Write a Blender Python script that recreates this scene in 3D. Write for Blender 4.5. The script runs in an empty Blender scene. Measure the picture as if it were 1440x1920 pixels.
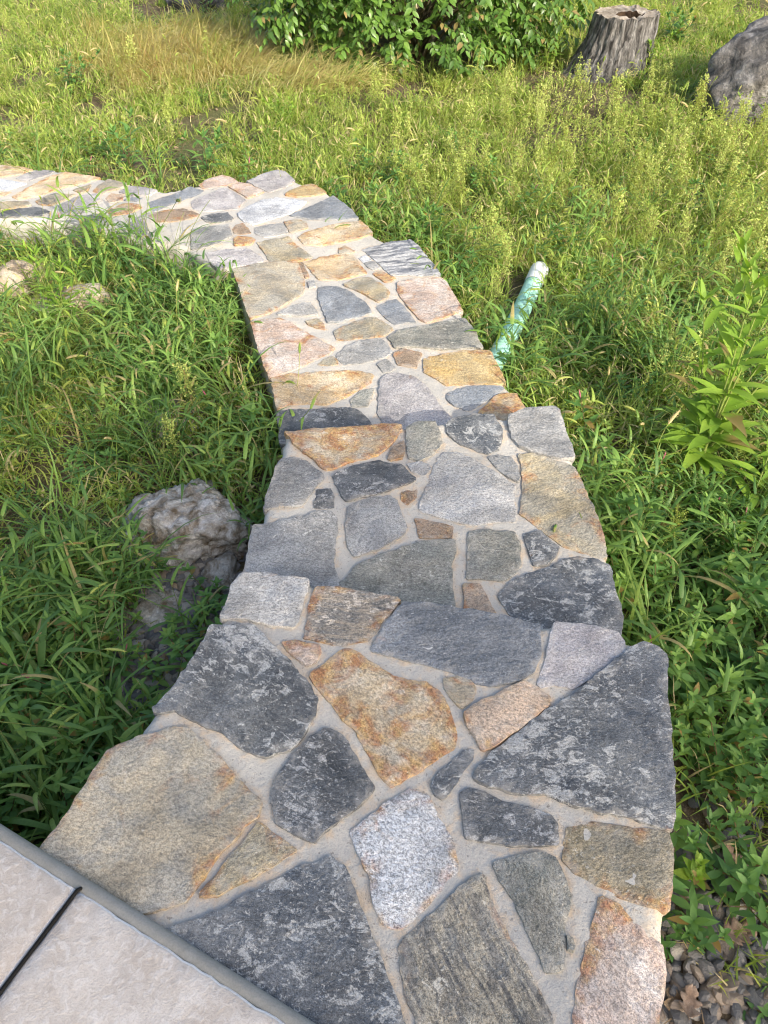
import bpy, math, random
import numpy as np
from mathutils import Vector, Matrix, noise, geometry
R = math.radians
random.seed(7); rng = np.random.default_rng(7)
sc = bpy.context.scene
C = sc.collection

# ------------------------------------------------------------------ camera
CAMZ, PITCH, FPX = 1.62, R(45.0), 1400.0
cam_d = bpy.data.cameras.new('camera'); cam = bpy.data.objects.new('camera', cam_d); C.objects.link(cam)
cam.location = (0, 0, CAMZ); cam.rotation_euler = (R(90) - PITCH, 0, 0)
cam_d.sensor_fit = 'VERTICAL'; cam_d.sensor_height = 36.0; cam_d.lens = 36.0 * FPX / 1920.0
cam_d.clip_start = 0.02; cam_d.clip_end = 600
sc.camera = cam
sc.cycles.pixel_filter_type = 'BLACKMAN_HARRIS'; sc.cycles.filter_width = 1.15; sc.cycles.max_bounces = 5; sc.cycles.diffuse_bounces = 3; sc.cycles.glossy_bounces = 2; sc.cycles.transmission_bounces = 3; sc.cycles.caustics_reflective = False; sc.cycles.caustics_refractive = False

# ------------------------------------------------------------------ sky, sun, exposure
SUN_EL, SUN_AZ = R(29), R(36)          # sun behind the viewer and to the right
S = Vector((math.sin(SUN_AZ) * math.cos(SUN_EL), -math.cos(SUN_AZ) * math.cos(SUN_EL), math.sin(SUN_EL)))
world = bpy.data.worlds.new('World'); sc.world = world; world.use_nodes = True
wn = world.node_tree.nodes; wl = world.node_tree.links
sky = wn.new('ShaderNodeTexSky'); sky.sky_type = 'NISHITA'; sky.sun_disc = False
sky.sun_elevation = SUN_EL; sky.sun_rotation = math.atan2(S.x, S.y)
sky.air_density = 1.0; sky.dust_density = 4.2; sky.ozone_density = 0.45
wn['Background'].inputs[1].default_value = 0.15
wl.new(sky.outputs[0], wn['Background'].inputs[0])
sun_d = bpy.data.lights.new('sun', 'SUN'); sun = bpy.data.objects.new('sun', sun_d); C.objects.link(sun)
sun_d.energy = 2.7; sun_d.angle = R(0.53); sun_d.color = (1.0, 0.92, 0.79)
sun.rotation_euler = S.to_track_quat('Z', 'Y').to_euler(); sun.location = S * 30
sc.view_settings.view_transform = 'Standard'; sc.view_settings.look = 'None'
sc.view_settings.exposure = 1.1; sc.view_settings.gamma = 1.0; sc.view_settings.use_curve_mapping = False

# ------------------------------------------------------------------ helpers
cp, sp_ = math.cos(PITCH), math.sin(PITCH)
def W(x, y, z):
    """point of the photograph (1440x1920) on the level plane z"""
    u, v = (x - 720) / FPX, (y - 960) / FPX
    k = (CAMZ - z) / (v * cp + sp_)
    return (u * k, (cp - v * sp_) * k)

def mesh(name, verts, faces, mat=None, parent=None, smooth=True, gc=None, loc=None):
    me = bpy.data.meshes.new(name)
    me.from_pydata([tuple(v) for v in verts], [], [tuple(f) for f in faces])
    if smooth:
        me.polygons.foreach_set('use_smooth', [True] * len(me.polygons))
    if gc is not None:
        a = me.attributes.new('gc', 'FLOAT_COLOR', 'POINT')
        a.data.foreach_set('color', np.asarray(gc, dtype=np.float32).ravel())
    if mat: me.materials.append(mat)
    me.update()
    o = bpy.data.objects.new(name, me); C.objects.link(o)
    if loc is not None: o.location = loc
    if parent is not None: o.parent = parent
    return o

def empty(name, loc=(0, 0, 0)):
    o = bpy.data.objects.new(name, None); C.objects.link(o); o.location = loc; o.empty_display_size = .1
    return o

def tag(o, label=None, cat=None, group=None, kind=None):
    if label: o['label'] = label
    if cat: o['category'] = cat
    if group: o['group'] = group
    if kind: o['kind'] = kind
    return o

def fbm(x, y, z=0.0, s=1.0, o=3):
    return noise.fractal(Vector((x * s, y * s, z * s)), 0.9, 2.0, o, noise_basis='PERLIN_ORIGINAL')

class MB:
    """collects ribbons, leaves and tubes into one mesh; gc = (random, along, kind, 1)"""
    def __init__(s): s.v = []; s.f = []; s.g = []
    def add(s, vs, fs, gs):
        b = len(s.v); s.v.extend(vs); s.g.extend(gs)
        s.f.extend([tuple(i + b for i in f) for f in fs])
    def ribbon(s, pts, widths, side, rnd, kind=0.0, fold=0.0):
        vs = []; gs = []; fs = []; n = len(pts)
        for i, (p, w) in enumerate(zip(pts, widths)):
            t = i / (n - 1)
            d = (pts[min(i + 1, n - 1)] - pts[max(i - 1, 0)]).normalized()
            sd = (side - d * side.dot(d)).normalized()
            up = sd.cross(d)
            if fold:
                vs += [p - sd * w + up * w * fold, p, p + sd * w + up * w * fold]; gs += [(rnd, t, kind, 1)] * 3
            else:
                vs += [p - sd * w, p + sd * w]; gs += [(rnd, t, kind, 1)] * 2
        for i in range(n - 1):
            if fold:
                a = 3 * i
                fs += [(a, a + 1, a + 4, a + 3), (a + 1, a + 2, a + 5, a + 4)]
            else:
                a = 2 * i; fs.append((a, a + 1, a + 3, a + 2))
        s.add(vs, fs, gs)
    def blade(s, p0, az, L, w, el, bend, n=4, rnd=0.5, kind=0.0, fold=0.0, wob=0.0):
        pts = [p0.copy()]; ws = [w * .55]; a = el; p = p0.copy(); z = az
        for i in range(n):
            t = (i + 1) / n
            p = p + Vector((math.cos(z) * math.cos(a), math.sin(z) * math.cos(a), math.sin(a))) * (L / n)
            a -= bend / n * (0.6 + 0.8 * t); z += wob / n
            pts.append(p.copy()); ws.append(w * (1.0 - t ** 2.2) * .5 * 2 * .5 + w * .02 if t < 1 else w * .03)
        ws[0] = w * .35; 
        s.ribbon(pts, ws, Vector((-math.sin(az), math.cos(az), 0)), rnd, kind, fold)
        return pts
    def leaf(s, p, d, up, L, w, rnd, kind=0.0, droop=0.25, n=4, fold=.25):
        d = d.normalized(); sd = d.cross(up)
        if sd.length < 1e-4: sd = Vector((1, 0, 0))
        sd.normalize(); u = sd.cross(d)
        pts = []; ws = []
        for i in range(n + 1):
            t = i / n
            pts.append(p + d * (L * t) - u * (droop * L * t * t))
            ws.append(max(.02, math.sin(math.pi * min(1, (t * .93 + .07)) ** .85)) * w * .5 if i < n else w * .02)
        ws[0] = w * .1
        s.ribbon(pts, ws, sd, rnd, kind, fold)
    def tube(s, pts, rads, n=5, rnd=.5, kind=1.0):
        vs = []; gs = []; fs = []
        m = len(pts)
        for i, (p, r) in enumerate(zip(pts, rads)):
            d = (pts[min(i + 1, m - 1)] - pts[max(i - 1, 0)]).normalized()
            a = d.orthogonal().normalized() if abs(d.z) > .95 else d.cross(Vector((0, 0, 1))).normalized()
            b = d.cross(a)
            for k in range(n):
                q = 2 * math.pi * k / n
                vs.append(p + (a * math.cos(q) + b * math.sin(q)) * r); gs.append((rnd, i / (m - 1), kind, 1))
        for i in range(m - 1):
            for k in range(n):
                fs.append((i * n + k, i * n + (k + 1) % n, (i + 1) * n + (k + 1) % n, (i + 1) * n + k))
        s.add(vs, fs, gs)
    def build(s, name, mat, parent=None, smooth=True, loc=None):
        return mesh(name, s.v, s.f, mat, parent, smooth, s.g, loc)

# ------------------------------------------------------------------ materials
class NT:
    def __init__(s, name):
        s.m = bpy.data.materials.new(name); s.m.use_nodes = True
        s.n = s.m.node_tree.nodes; s.l = s.m.node_tree.links
        s.b = s.n['Principled BSDF']; s.out = s.n['Material Output']
    def new(s, t, **kw):
        o = s.n.new(t)
        for k, v in kw.items(): setattr(o, k, v)
        return o
    def put(s, sock, val):
        if hasattr(val, 'is_output'): s.l.new(val, sock)
        else:
            if isinstance(val, tuple) and len(val) == 3 and sock.type == 'RGBA': val = val + (1,)
            sock.default_value = val
    def noise(s, vec, scale, detail=4, rough=.55, dist=0.0):
        o = s.new('ShaderNodeTexNoise'); s.put(o.inputs['Vector'], vec)
        o.inputs['Scale'].default_value = scale; o.inputs['Detail'].default_value = detail
        o.inputs['Roughness'].default_value = rough; o.inputs['Distortion'].default_value = dist
        return o.outputs['Fac']
    def step(s, v, a, b, x=0.0, y=1.0):
        o = s.new('ShaderNodeMapRange', interpolation_type='SMOOTHSTEP')
        for i, q in enumerate((v, a, b, x, y)): s.put(o.inputs[i], q)
        return o.outputs[0]
    def math(s, op, a, b=0.0, c=0.0):
        o = s.new('ShaderNodeMath', operation=op); s.put(o.inputs[0], a); s.put(o.inputs[1], b); s.put(o.inputs[2], c)
        return o.outputs[0]
    def mix(s, f, a, b, mode='MIX'):
        o = s.new('ShaderNodeMix', data_type='RGBA', blend_type=mode, clamp_factor=True)
        s.put(o.inputs[0], f); s.put(o.inputs[6], a); s.put(o.inputs[7], b)
        return o.outputs[2]
    def vmul(s, v, k):
        o = s.new('ShaderNodeVectorMath', operation='MULTIPLY'); s.put(o.inputs[0], v); s.put(o.inputs[1], k); return o.outputs[0]
    def vadd(s, v, k):
        o = s.new('ShaderNodeVectorMath', operation='ADD'); s.put(o.inputs[0], v); s.put(o.inputs[1], k); return o.outputs[0]
    def attr(s, name, typ='OBJECT', out='Color'):
        o = s.new('ShaderNodeAttribute', attribute_type=typ, attribute_name=name); return o.outputs[out]
    def bump(s, h, dist, strength=1.0):
        o = s.new('ShaderNodeBump'); o.inputs['Strength'].default_value = strength
        o.inputs['Distance'].default_value = dist; s.put(o.inputs['Height'], h)
        return o.outputs[0]
    def pos(s): return s.new('ShaderNodeNewGeometry').outputs['Position']
    def obj(s): return s.new('ShaderNodeTexCoord').outputs['Object']
    def rand(s): return s.new('ShaderNodeObjectInfo').outputs['Random']

def stone_mat():
    t = NT('flagstone_rock')
    rnd = t.rand()
    off = t.new('ShaderNodeCombineXYZ'); 
    t.put(off.inputs[0], t.math('MULTIPLY', rnd, 91.0)); t.put(off.inputs[1], t.math('MULTIPLY', rnd, 57.0))
    rot = t.new('ShaderNodeVectorRotate', rotation_type='Z_AXIS'); t.put(rot.inputs['Vector'], t.obj()); t.put(rot.inputs['Angle'], t.attr('bang', out='Fac'))
    base = t.vadd(rot.outputs[0], off.outputs[0])
    strm = t.vmul(base, (0.82, 1.12, 1.0))                  # slight grain along one direction
    strb = t.vmul(base, (0.16, 1.0, 1.0))                   # banding
    edge = t.attr('edge', 'GEOMETRY', 'Fac')
    n1 = t.noise(base, 7, 4, .62, .6)
    col = t.mix(t.step(n1, .40, .62), t.attr('ca'), t.attr('cb'))
    tone = t.step(t.noise(t.vadd(base, (3.1, 8.7, 0)), 4.2, 3, .6, .9), .36, .64, .74, 1.24)
    tcol = t.new('ShaderNodeCombineColor')
    for i in range(3): t.put(tcol.inputs[i], tone)
    col = t.mix(1.0, col, tcol.outputs[0], 'MULTIPLY')
    col = t.mix(t.math('MULTIPLY', t.step(t.noise(t.vadd(base, (7.7, 1.3, 0)), 6.5, 3, .6, .7), .50, .66), .55), col, t.mix(.55, t.attr('cc'), col))
    band = t.noise(strb, 42, 3, .6, .8)
    col = t.mix(t.math('MULTIPLY', t.step(band, .42, .58), t.attr('band', out='Fac')), col, t.attr('cc'))
    # rust: broad stains, stronger towards the broken edge of the slab
    nr = t.math('ADD', t.noise(base, 9, 4, .65, .8), t.math('MULTIPLY', edge, .16))
    thr = t.math('SUBTRACT', .86, t.math('MULTIPLY', t.attr('rust', out='Fac'), .44))
    rmask = t.step(t.math('SUBTRACT', nr, thr), -.10, .13)
    rcol = t.mix(t.step(t.noise(base, 36, 2), .4, .62), (.29, .115, .038), (.43, .265, .095))
    col = t.mix(t.math('MULTIPLY', rmask, .80), col, rcol)
    # white mica flakes in irregular patches
    nf = t.noise(strm, 34, 5, .66, .7)
    nfb = t.noise(base, 5, 1)
    thr2 = t.math('SUBTRACT', .755, t.math('MULTIPLY', t.attr('fleck', out='Fac'), .22))
    fm = t.step(t.math('SUBTRACT', t.math('ADD', nf, t.math('MULTIPLY', t.math('SUBTRACT', nfb, .5), .35)), thr2), -.012, .035)
    col = t.mix(t.math('MULTIPLY', fm, .75), col, t.attr('cf'))
    nf2 = t.noise(t.vadd(strm, (4.4, 9.2, 0)), 105, 2, .6, 1.0)
    fm2 = t.step(t.math('SUBTRACT', t.math('ADD', nf2, t.math('MULTIPLY', t.math('SUBTRACT', nfb, .5), .3)), t.math('SUBTRACT', .73, t.math('MULTIPLY', t.attr('fleck', out='Fac'), .14))), -.015, .035)
    col = t.mix(t.math('MULTIPLY', fm2, .62), col, t.attr('cf'))
    # crystalline grain
    g1 = t.noise(strm, 150, 3, .7)
    g2 = t.noise(base, 420, 1, .6)
    gv = t.math('ADD', t.math('MULTIPLY', g1, .95), t.math('MULTIPLY', g2, .75))
    gv = t.step(gv, .60, 1.10, .42, 1.66)
    gcol = t.new('ShaderNodeCombineColor')
    for i in range(3): t.put(gcol.inputs[i], gv)
    col = t.mix(t.attr('grain', out='Fac'), col, t.mix(1.0, col, gcol.outputs[0], 'MULTIPLY'))
    sk = t.step(t.noise(base, 210, 2, .5, .5), .655, .70)
    col = t.mix(t.math('MULTIPLY', sk, t.attr('speck', out='Fac')), col, (.62, .61, .58))
    dk = t.step(t.noise(t.vadd(base, (5.3, 2.1, 0)), 120, 3, .6), .66, .71)
    col = t.mix(t.math('MULTIPLY', dk, t.attr('spot', out='Fac')), col, (.035, .033, .032))
    film = t.step(t.math('ADD', t.noise(t.vadd(base, (1.9, 6.1, 0)), 24, 5, .68, .6), t.math('MULTIPLY', edge, .20)), .60, .80)
    col = t.mix(t.math('MULTIPLY', film, .32), col, (.44, .42, .38))      # cement film and dust smeared over the rim
    t.put(t.b.inputs['Base Color'], col)
    t.put(t.b.inputs['Roughness'], t.step(g1, .3, .7, .55, .9))
    t.b.inputs['Specular IOR Level'].default_value = .35
    h = t.math('ADD', t.math('MULTIPLY', t.noise(strm, 30, 4, .62, .8), 1.6), t.math('MULTIPLY', g1, .55))
    t.put(t.b.inputs['Normal'], t.bump(h, .009, .5))
    return t.m

def mortar_mat():
    t = NT('mortar')
    p = t.pos()
    n = t.noise(p, 4, 5, .6, .4); n2 = t.noise(p, 26, 5, .65, .5); n3 = t.noise(p, 320, 3, .7)
    edge = t.attr('edge', 'GEOMETRY', 'Fac')
    col = t.mix(t.step(n, .40, .60), (.45, .435, .40), (.53, .505, .45))
    tan = t.step(t.math('ADD', t.math('ADD', t.math('MULTIPLY', n2, .6), t.math('MULTIPLY', n, .4)), t.math('MULTIPLY', edge, .15)), .57, .72)
    col = t.mix(t.math('MULTIPLY', tan, .75), col, (.58, .455, .32))
    col = t.mix(t.step(t.noise(p, 60, 4, .7), .6, .75), col, (.52, .50, .46))
    col = t.mix(t.math('MULTIPLY', t.step(n3, .42, .72), .55), col, (.27, .26, .245))
    col = t.mix(t.math('MULTIPLY', t.step(t.noise(p, 95, 2), .67, .71), .6), col, (.16, .15, .14))
    ck = t.math('ABSOLUTE', t.math('SUBTRACT', t.noise(p, 6.5, 5, .7, .3), .5))
    ck = t.math('MULTIPLY', t.step(ck, .0035, .0), t.step(t.noise(p, 3.3, 2), .50, .56))
    col = t.mix(t.math('MULTIPLY', ck, .75), col, (.13, .12, .11))            # hairline cracks
    col = t.mix(t.math('MULTIPLY', t.step(t.noise(p, 2.6, 4, .6), .56, .70), .35), col, (.33, .30, .25))
    t.put(t.b.inputs['Base Color'], col); t.b.inputs['Roughness'].default_value = .92
    t.b.inputs['Specular IOR Level'].default_value = .2
    h = t.math('ADD', t.math('MULTIPLY', n2, 1.4), t.math('ADD', t.math('MULTIPLY', n3, .25), t.noise(p, 85, 4, .6)))
    t.put(t.b.inputs['Normal'], t.bump(h, .005, .6))
    return t.m

def leaf_mat(name, c0, c1, c2, dry=(.30, .22, .09), dryamt=.06, stem=(.16, .17, .05), trans=.35, rough=.5, spec=.35, big=1.3, veins=0.0):
    """green foliage; gc.x random per blade, gc.y along, gc.z 0 leaf / 1 stem / 2 seed"""
    t = NT(name)
    gc = t.attr('gc', 'GEOMETRY'); sep = t.new('ShaderNodeSeparateColor'); t.put(sep.inputs[0], gc)
    v, al, kd = sep.outputs[0], sep.outputs[1], sep.outputs[2]
    rnd = t.rand()
    patch = t.noise(t.pos(), big, 3, .6)
    f = t.math('ADD', t.math('MULTIPLY', v, .55), t.math('ADD', t.math('MULTIPLY', rnd, .35), t.math('MULTIPLY', t.math('SUBTRACT', patch, .5), 1.1)))
    col = t.mix(t.step(f, .05, .5), c0, c1)
    col = t.mix(t.step(f, .5, .95), col, c2)
    dm = t.step(t.math('ADD', t.math('FRACT', t.math('MULTIPLY', t.math('ADD', v, rnd), 7.31)), t.math('MULTIPLY', al, .08)), 1.0 - dryamt, 1.02 - dryamt)
    col = t.mix(dm, col, dry)
    col = t.mix(t.step(kd, .4, .6), col, stem)
    col = t.mix(t.step(kd, 1.4, 1.6), col, (.55, .16, .26))
    col = t.mix(t.math('MULTIPLY', t.step(t.noise(t.pos(), 140, 2), .35, .7), .25), col, c0)
    t.put(t.b.inputs['Base Color'], col); t.b.inputs['Roughness'].default_value = rough
    t.b.inputs['Specular IOR Level'].default_value = spec
    tr = t.new('ShaderNodeBsdfTranslucent')
    t.put(tr.inputs[0], t.mix(1.0, col, (1.25, 1.2, .55), 'MULTIPLY'))
    mx = t.new('ShaderNodeMixShader'); mx.inputs[0].default_value = trans
    t.l.new(t.b.outputs[0], mx.inputs[1]); t.l.new(tr.outputs[0], mx.inputs[2]); t.l.new(mx.outputs[0], t.out.inputs[0])
    return t.m

def simple_mat(name, cols, scale=10, rough=.8, bump=.004, bscale=60, spec=.3, detail=6, stretch=(1, 1, 1), objspace=False):
    t = NT(name)
    p = t.vmul(t.obj() if objspace else t.pos(), stretch)
    n = t.noise(p, scale, detail, .65, .5)
    col = cols[0]
    k = len(cols) - 1
    for i in range(k):
        a = .36 + .28 * i / max(1, k); col = t.mix(t.step(n, a, a + .28 / max(1, k)), col, cols[i + 1])
    g = t.noise(p, bscale * 3, 3, .7)
    col = t.mix(t.math('MULTIPLY', t.step(g, .35, .7), .3), col, tuple(c * .45 for c in cols[0]))
    t.put(t.b.inputs['Base Color'], col); t.b.inputs['Roughness'].default_value = rough
    t.b.inputs['Specular IOR Level'].default_value = spec
    t.put(t.b.inputs['Normal'], t.bump(t.math('ADD', t.noise(p, bscale, 6, .65, .3), t.math('MULTIPLY', g, .3)), bump, 1.0))
    return t.m

M = {}
M['stone'] = stone_mat()
M['mortar'] = mortar_mat()

def ground_mat():
    t = NT('soil')
    p = t.pos()
    n = t.noise(p, 1.1, 5, .6, .4); n2 = t.noise(p, 14, 6, .7, .6); n3 = t.noise(p, 70, 4, .7)
    col = t.mix(t.step(n2, .35, .65), (.085, .066, .043), (.19, .15, .10))
    col = t.mix(t.step(n, .45, .62), col, (.14, .15, .06))
    col = t.mix(t.math('MULTIPLY', t.step(n3, .5, .7), .6), col, (.32, .26, .17))
    t.put(t.b.inputs['Base Color'], col); t.b.inputs['Roughness'].default_value = .95
    t.b.inputs['Specular IOR Level'].default_value = .15
    t.put(t.b.inputs['Normal'], t.bump(t.math('ADD', n2, n3), .03, 1.0))
    return t.m
M['soil'] = ground_mat()
M['lawn'] = leaf_mat('lawn_blades', (.15, .26, .050), (.36, .48, .095), (.60, .64, .19), dry=(.66, .55, .32), dryamt=.13, big=1.2, stem=(.40, .44, .13), trans=.46)
M['crab'] = leaf_mat('broad_blades', (.095, .20, .055), (.20, .35, .075), (.37, .50, .12), dry=(.46, .38, .17), dryamt=.035, stem=(.22, .28, .085), big=.8, spec=.4, rough=.45, trans=.42)
M['broad'] = leaf_mat('weed_leaves', (.090, .205, .060), (.14, .285, .070), (.25, .40, .085), dry=(.30, .20, .06), dryamt=.006, stem=(.20, .13, .07), trans=.36, big=1.5)
M['wisp'] = leaf_mat('seed_weed', (.32, .42, .10), (.46, .55, .15), (.62, .68, .25), dryamt=.08, stem=(.30, .32, .10), big=.8, trans=.42)
M['dry'] = leaf_mat('dry_grass_blades', (.42, .38, .15), (.66, .60, .27), (.36, .50, .12), dry=(.50, .33, .18), dryamt=.06, big=2.2, trans=.3)
M['shrub'] = leaf_mat('shrub_leaves', (.080, .165, .036), (.135, .26, .045), (.24, .37, .065), dryamt=.01, stem=(.12, .09, .055), trans=.34, rough=.36, spec=.5, big=1.6)
M['lime'] = leaf_mat('lime_leaves', (.18, .32, .045), (.26, .42, .055), (.36, .50, .08), dryamt=.01, stem=(.28, .34, .09), trans=.42, big=2.0)
M['tree'] = leaf_mat('tree_leaves', (.05, .09, .02), (.08, .13, .03), (.12, .17, .04), dryamt=.02, stem=(.12, .09, .06))
M['bark'] = simple_mat('tree_bark', [(.06, .05, .04), (.17, .15, .13)], 12, bump=.02, stretch=(3, 3, .5))

# ------------------------------------------------------------------ ground
GZ = -0.52
def gz(x, y):
    d = math.hypot(x, y)
    a = .035 if d < 14 else .035 + min(.6, (d - 14) * .01)
    return GZ + a * (fbm(x, y, 1.7, .55, 3)) + .012 * fbm(x, y, 4.2, 3.1, 2)
q = np.sinh(np.linspace(-1, 1, 171) * 4.6); q = q / q[-1] * 180
gv = []; gf = []
for j, yy in enumerate(q):
    for i, xx in enumerate(q):
        gv.append((xx, yy + 4, gz(xx, yy + 4)))
n_ = len(q)
for j in range(n_ - 1):
    for i in range(n_ - 1):
        gf.append((j * n_ + i, j * n_ + i + 1, (j + 1) * n_ + i + 1, (j + 1) * n_ + i))
tag(mesh('ground', gv, gf, M['soil']), 'brown soil showing between the grass and weeds', 'ground', kind='structure')

# ------------------------------------------------------------------ paved landing, step and path
ZL, ZT, ZP = 0.0, -0.16, -0.32
ZOOM = {'a': (0, 1440, 2.0), 'b': (720, 1440, 2.0), 'c': (200, 1040, 2.4), 'd': (740, 1040, 2.4), 'e': (400, 740, 3.6),
        'f': (780, 740, 3.6), 'g': (400, 480, 4.5), 'h': (680, 420, 3.7895), 'k': (360, 300, 4.0), 'm': (0, 290, 3.4286), 'p': (0, 0, 1.0)}
def P(view, flat):
    x0, y0, s = ZOOM[view]
    return [(x0 + flat[i] / s, y0 + flat[i + 1] / s) for i in range(0, len(flat), 2)]

def seg_dist(pts, loop):
    pts = np.asarray(pts); a = np.asarray(loop); b = np.roll(a, -1, 0)
    out = np.full(len(pts), 1e9)
    for i in range(len(a)):
        d = b[i] - a[i]; L = max(1e-12, d @ d)
        t = np.clip(((pts - a[i]) @ d) / L, 0, 1)
        out = np.minimum(out, np.hypot(*(pts - a[i] - t[:, None] * d).T))
    return out
def inside(pts, loop):
    pts = np.asarray(pts); a = np.asarray(loop); b = np.roll(a, -1, 0)
    c = np.zeros(len(pts), bool); x, y = pts[:, 0], pts[:, 1]
    for i in range(len(a)):
        (x1, y1), (x2, y2) = a[i], b[i]
        if y1 == y2: continue
        m = ((y1 > y) != (y2 > y)) & (x < (x2 - x1) * (y - y1) / (y2 - y1) + x1)
        c ^= m
    return c
def area(l):
    a = np.asarray(l); b = np.roll(a, -1, 0); return .5 * np.sum(a[:, 0] * b[:, 1] - b[:, 0] * a[:, 1])
def chaikin(l, r):
    o = []
    for i in range(len(l)):
        a = np.array(l[i]); b = np.array(l[(i + 1) % len(l)])
        o += [tuple(a * (1 - r) + b * r), tuple(a * r + b * (1 - r))]
    return o
def roughen(l, step, amp, seed, out=0.0):
    if area(l) < 0: l = l[::-1]
    o = []
    for i in range(len(l)):
        a = np.array(l[i]); b = np.array(l[(i + 1) % len(l)]); d = np.hypot(*(b - a)); n = max(1, int(d / step))
        for k in range(n): o.append(a + (b - a) * k / n)
    o = np.array(o); nx = np.roll(o, -1, 0) - np.roll(o, 1, 0); nl = np.maximum(1e-9, np.hypot(nx[:, 0], nx[:, 1]))
    nrm = np.stack([nx[:, 1], -nx[:, 0]], 1) / nl[:, None]
    j = np.array([fbm(p[0], p[1], seed, 38, 3) + .9 * fbm(p[0], p[1], seed + 9, 13, 2) for p in o])
    return o + nrm * (j * amp + out)[:, None]
def fill(loop, step, seed):
    """triangulate the inside of a loop with scattered inner points"""
    loop = np.asarray(loop); lo, hi = loop.min(0), loop.max(0)
    gx = np.arange(lo[0], hi[0], step); gy = np.arange(lo[1], hi[1], step * .87)
    g = np.array([(x + (j % 2) * step * .5, y) for j, y in enumerate(gy) for x in gx])
    r = np.random.default_rng(seed)
    pts = np.zeros((0, 2))
    if len(g):
        g = g + r.uniform(-.25, .25, g.shape) * step
        g = g[inside(g, loop)]
        if len(g): pts = g[seg_dist(g, loop) > .55 * step]
    c = loop.mean(0)
    nx = np.roll(loop, -1, 0) - np.roll(loop, 1, 0); nl = np.maximum(1e-9, np.hypot(nx[:, 0], nx[:, 1]))
    ins = loop + np.stack([-nx[:, 1], nx[:, 0]], 1) / nl[:, None] * min(.007, step * .4)
    ins = ins[inside(ins, loop)]; ins = ins[seg_dist(ins, loop) > min(.005, step * .3)]
    allp = np.concatenate([loop, ins, pts])
    n = len(loop)
    v, e, f, *_ = geometry.delaunay_2d_cdt([Vector(p) for p in allp], [], [list(range(n))], 1, 1e-5)
    return np.array([(p.x, p.y) for p in v]), [tuple(q) for q in f]
def boundary(faces):
    cnt = {}
    for f in faces:
        for i in range(len(f)):
            a, b = f[i], f[(i + 1) % len(f)]
            if (b, a) in cnt: del cnt[(b, a)]
            else: cnt[(a, b)] = 1
    return list(cnt)

def slab(name, px, z, label, bottom, step=.016):
    loop = roughen([W(x, y, z) for x, y in px], .02, .004, len(name) * 3.7)
    xy, fs = fill(loop, step, 3)
    d = seg_dist(xy, loop)
    zz = [z - .0036 + .0032 * fbm(x, y, 2.2, 9, 3) + .001 * fbm(x, y, 3, 40, 2) - .02 * max(0, 1 - dd / .02) ** 2 for (x, y), dd in zip(xy, d)]
    V = [(x, y, k) for (x, y), k in zip(xy, zz)]
    F = list(fs)
    prev = {}
    bd = boundary(fs)
    ids = sorted({i for e in bd for i in e})
    nrm = {}
    c = loop.mean(0)
    levels = np.linspace(0, 1, 9)[1:]
    cur = {i: i for i in ids}
    for L in levels:
        nxt = {}
        for i in ids:
            x, y = xy[i]; h = zz[i] + (bottom - zz[i]) * L
            k = .018 * fbm(x, y, h * 1.3, 9, 3) + .012
            dx, dy = c[0] - x, c[1] - y; dl = math.hypot(dx, dy)
            nxt[i] = len(V); V.append((x + dx / dl * k, y + dy / dl * k, h))
        for a, b in bd: F.append((b, a, cur[a], cur[b])[::1] if False else (cur[b], cur[a], nxt[a], nxt[b]))
        cur = nxt
    o = mesh(name, V, F, M['mortar'])
    tag(o, label, 'path', kind='structure')
    return o, loop

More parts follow.
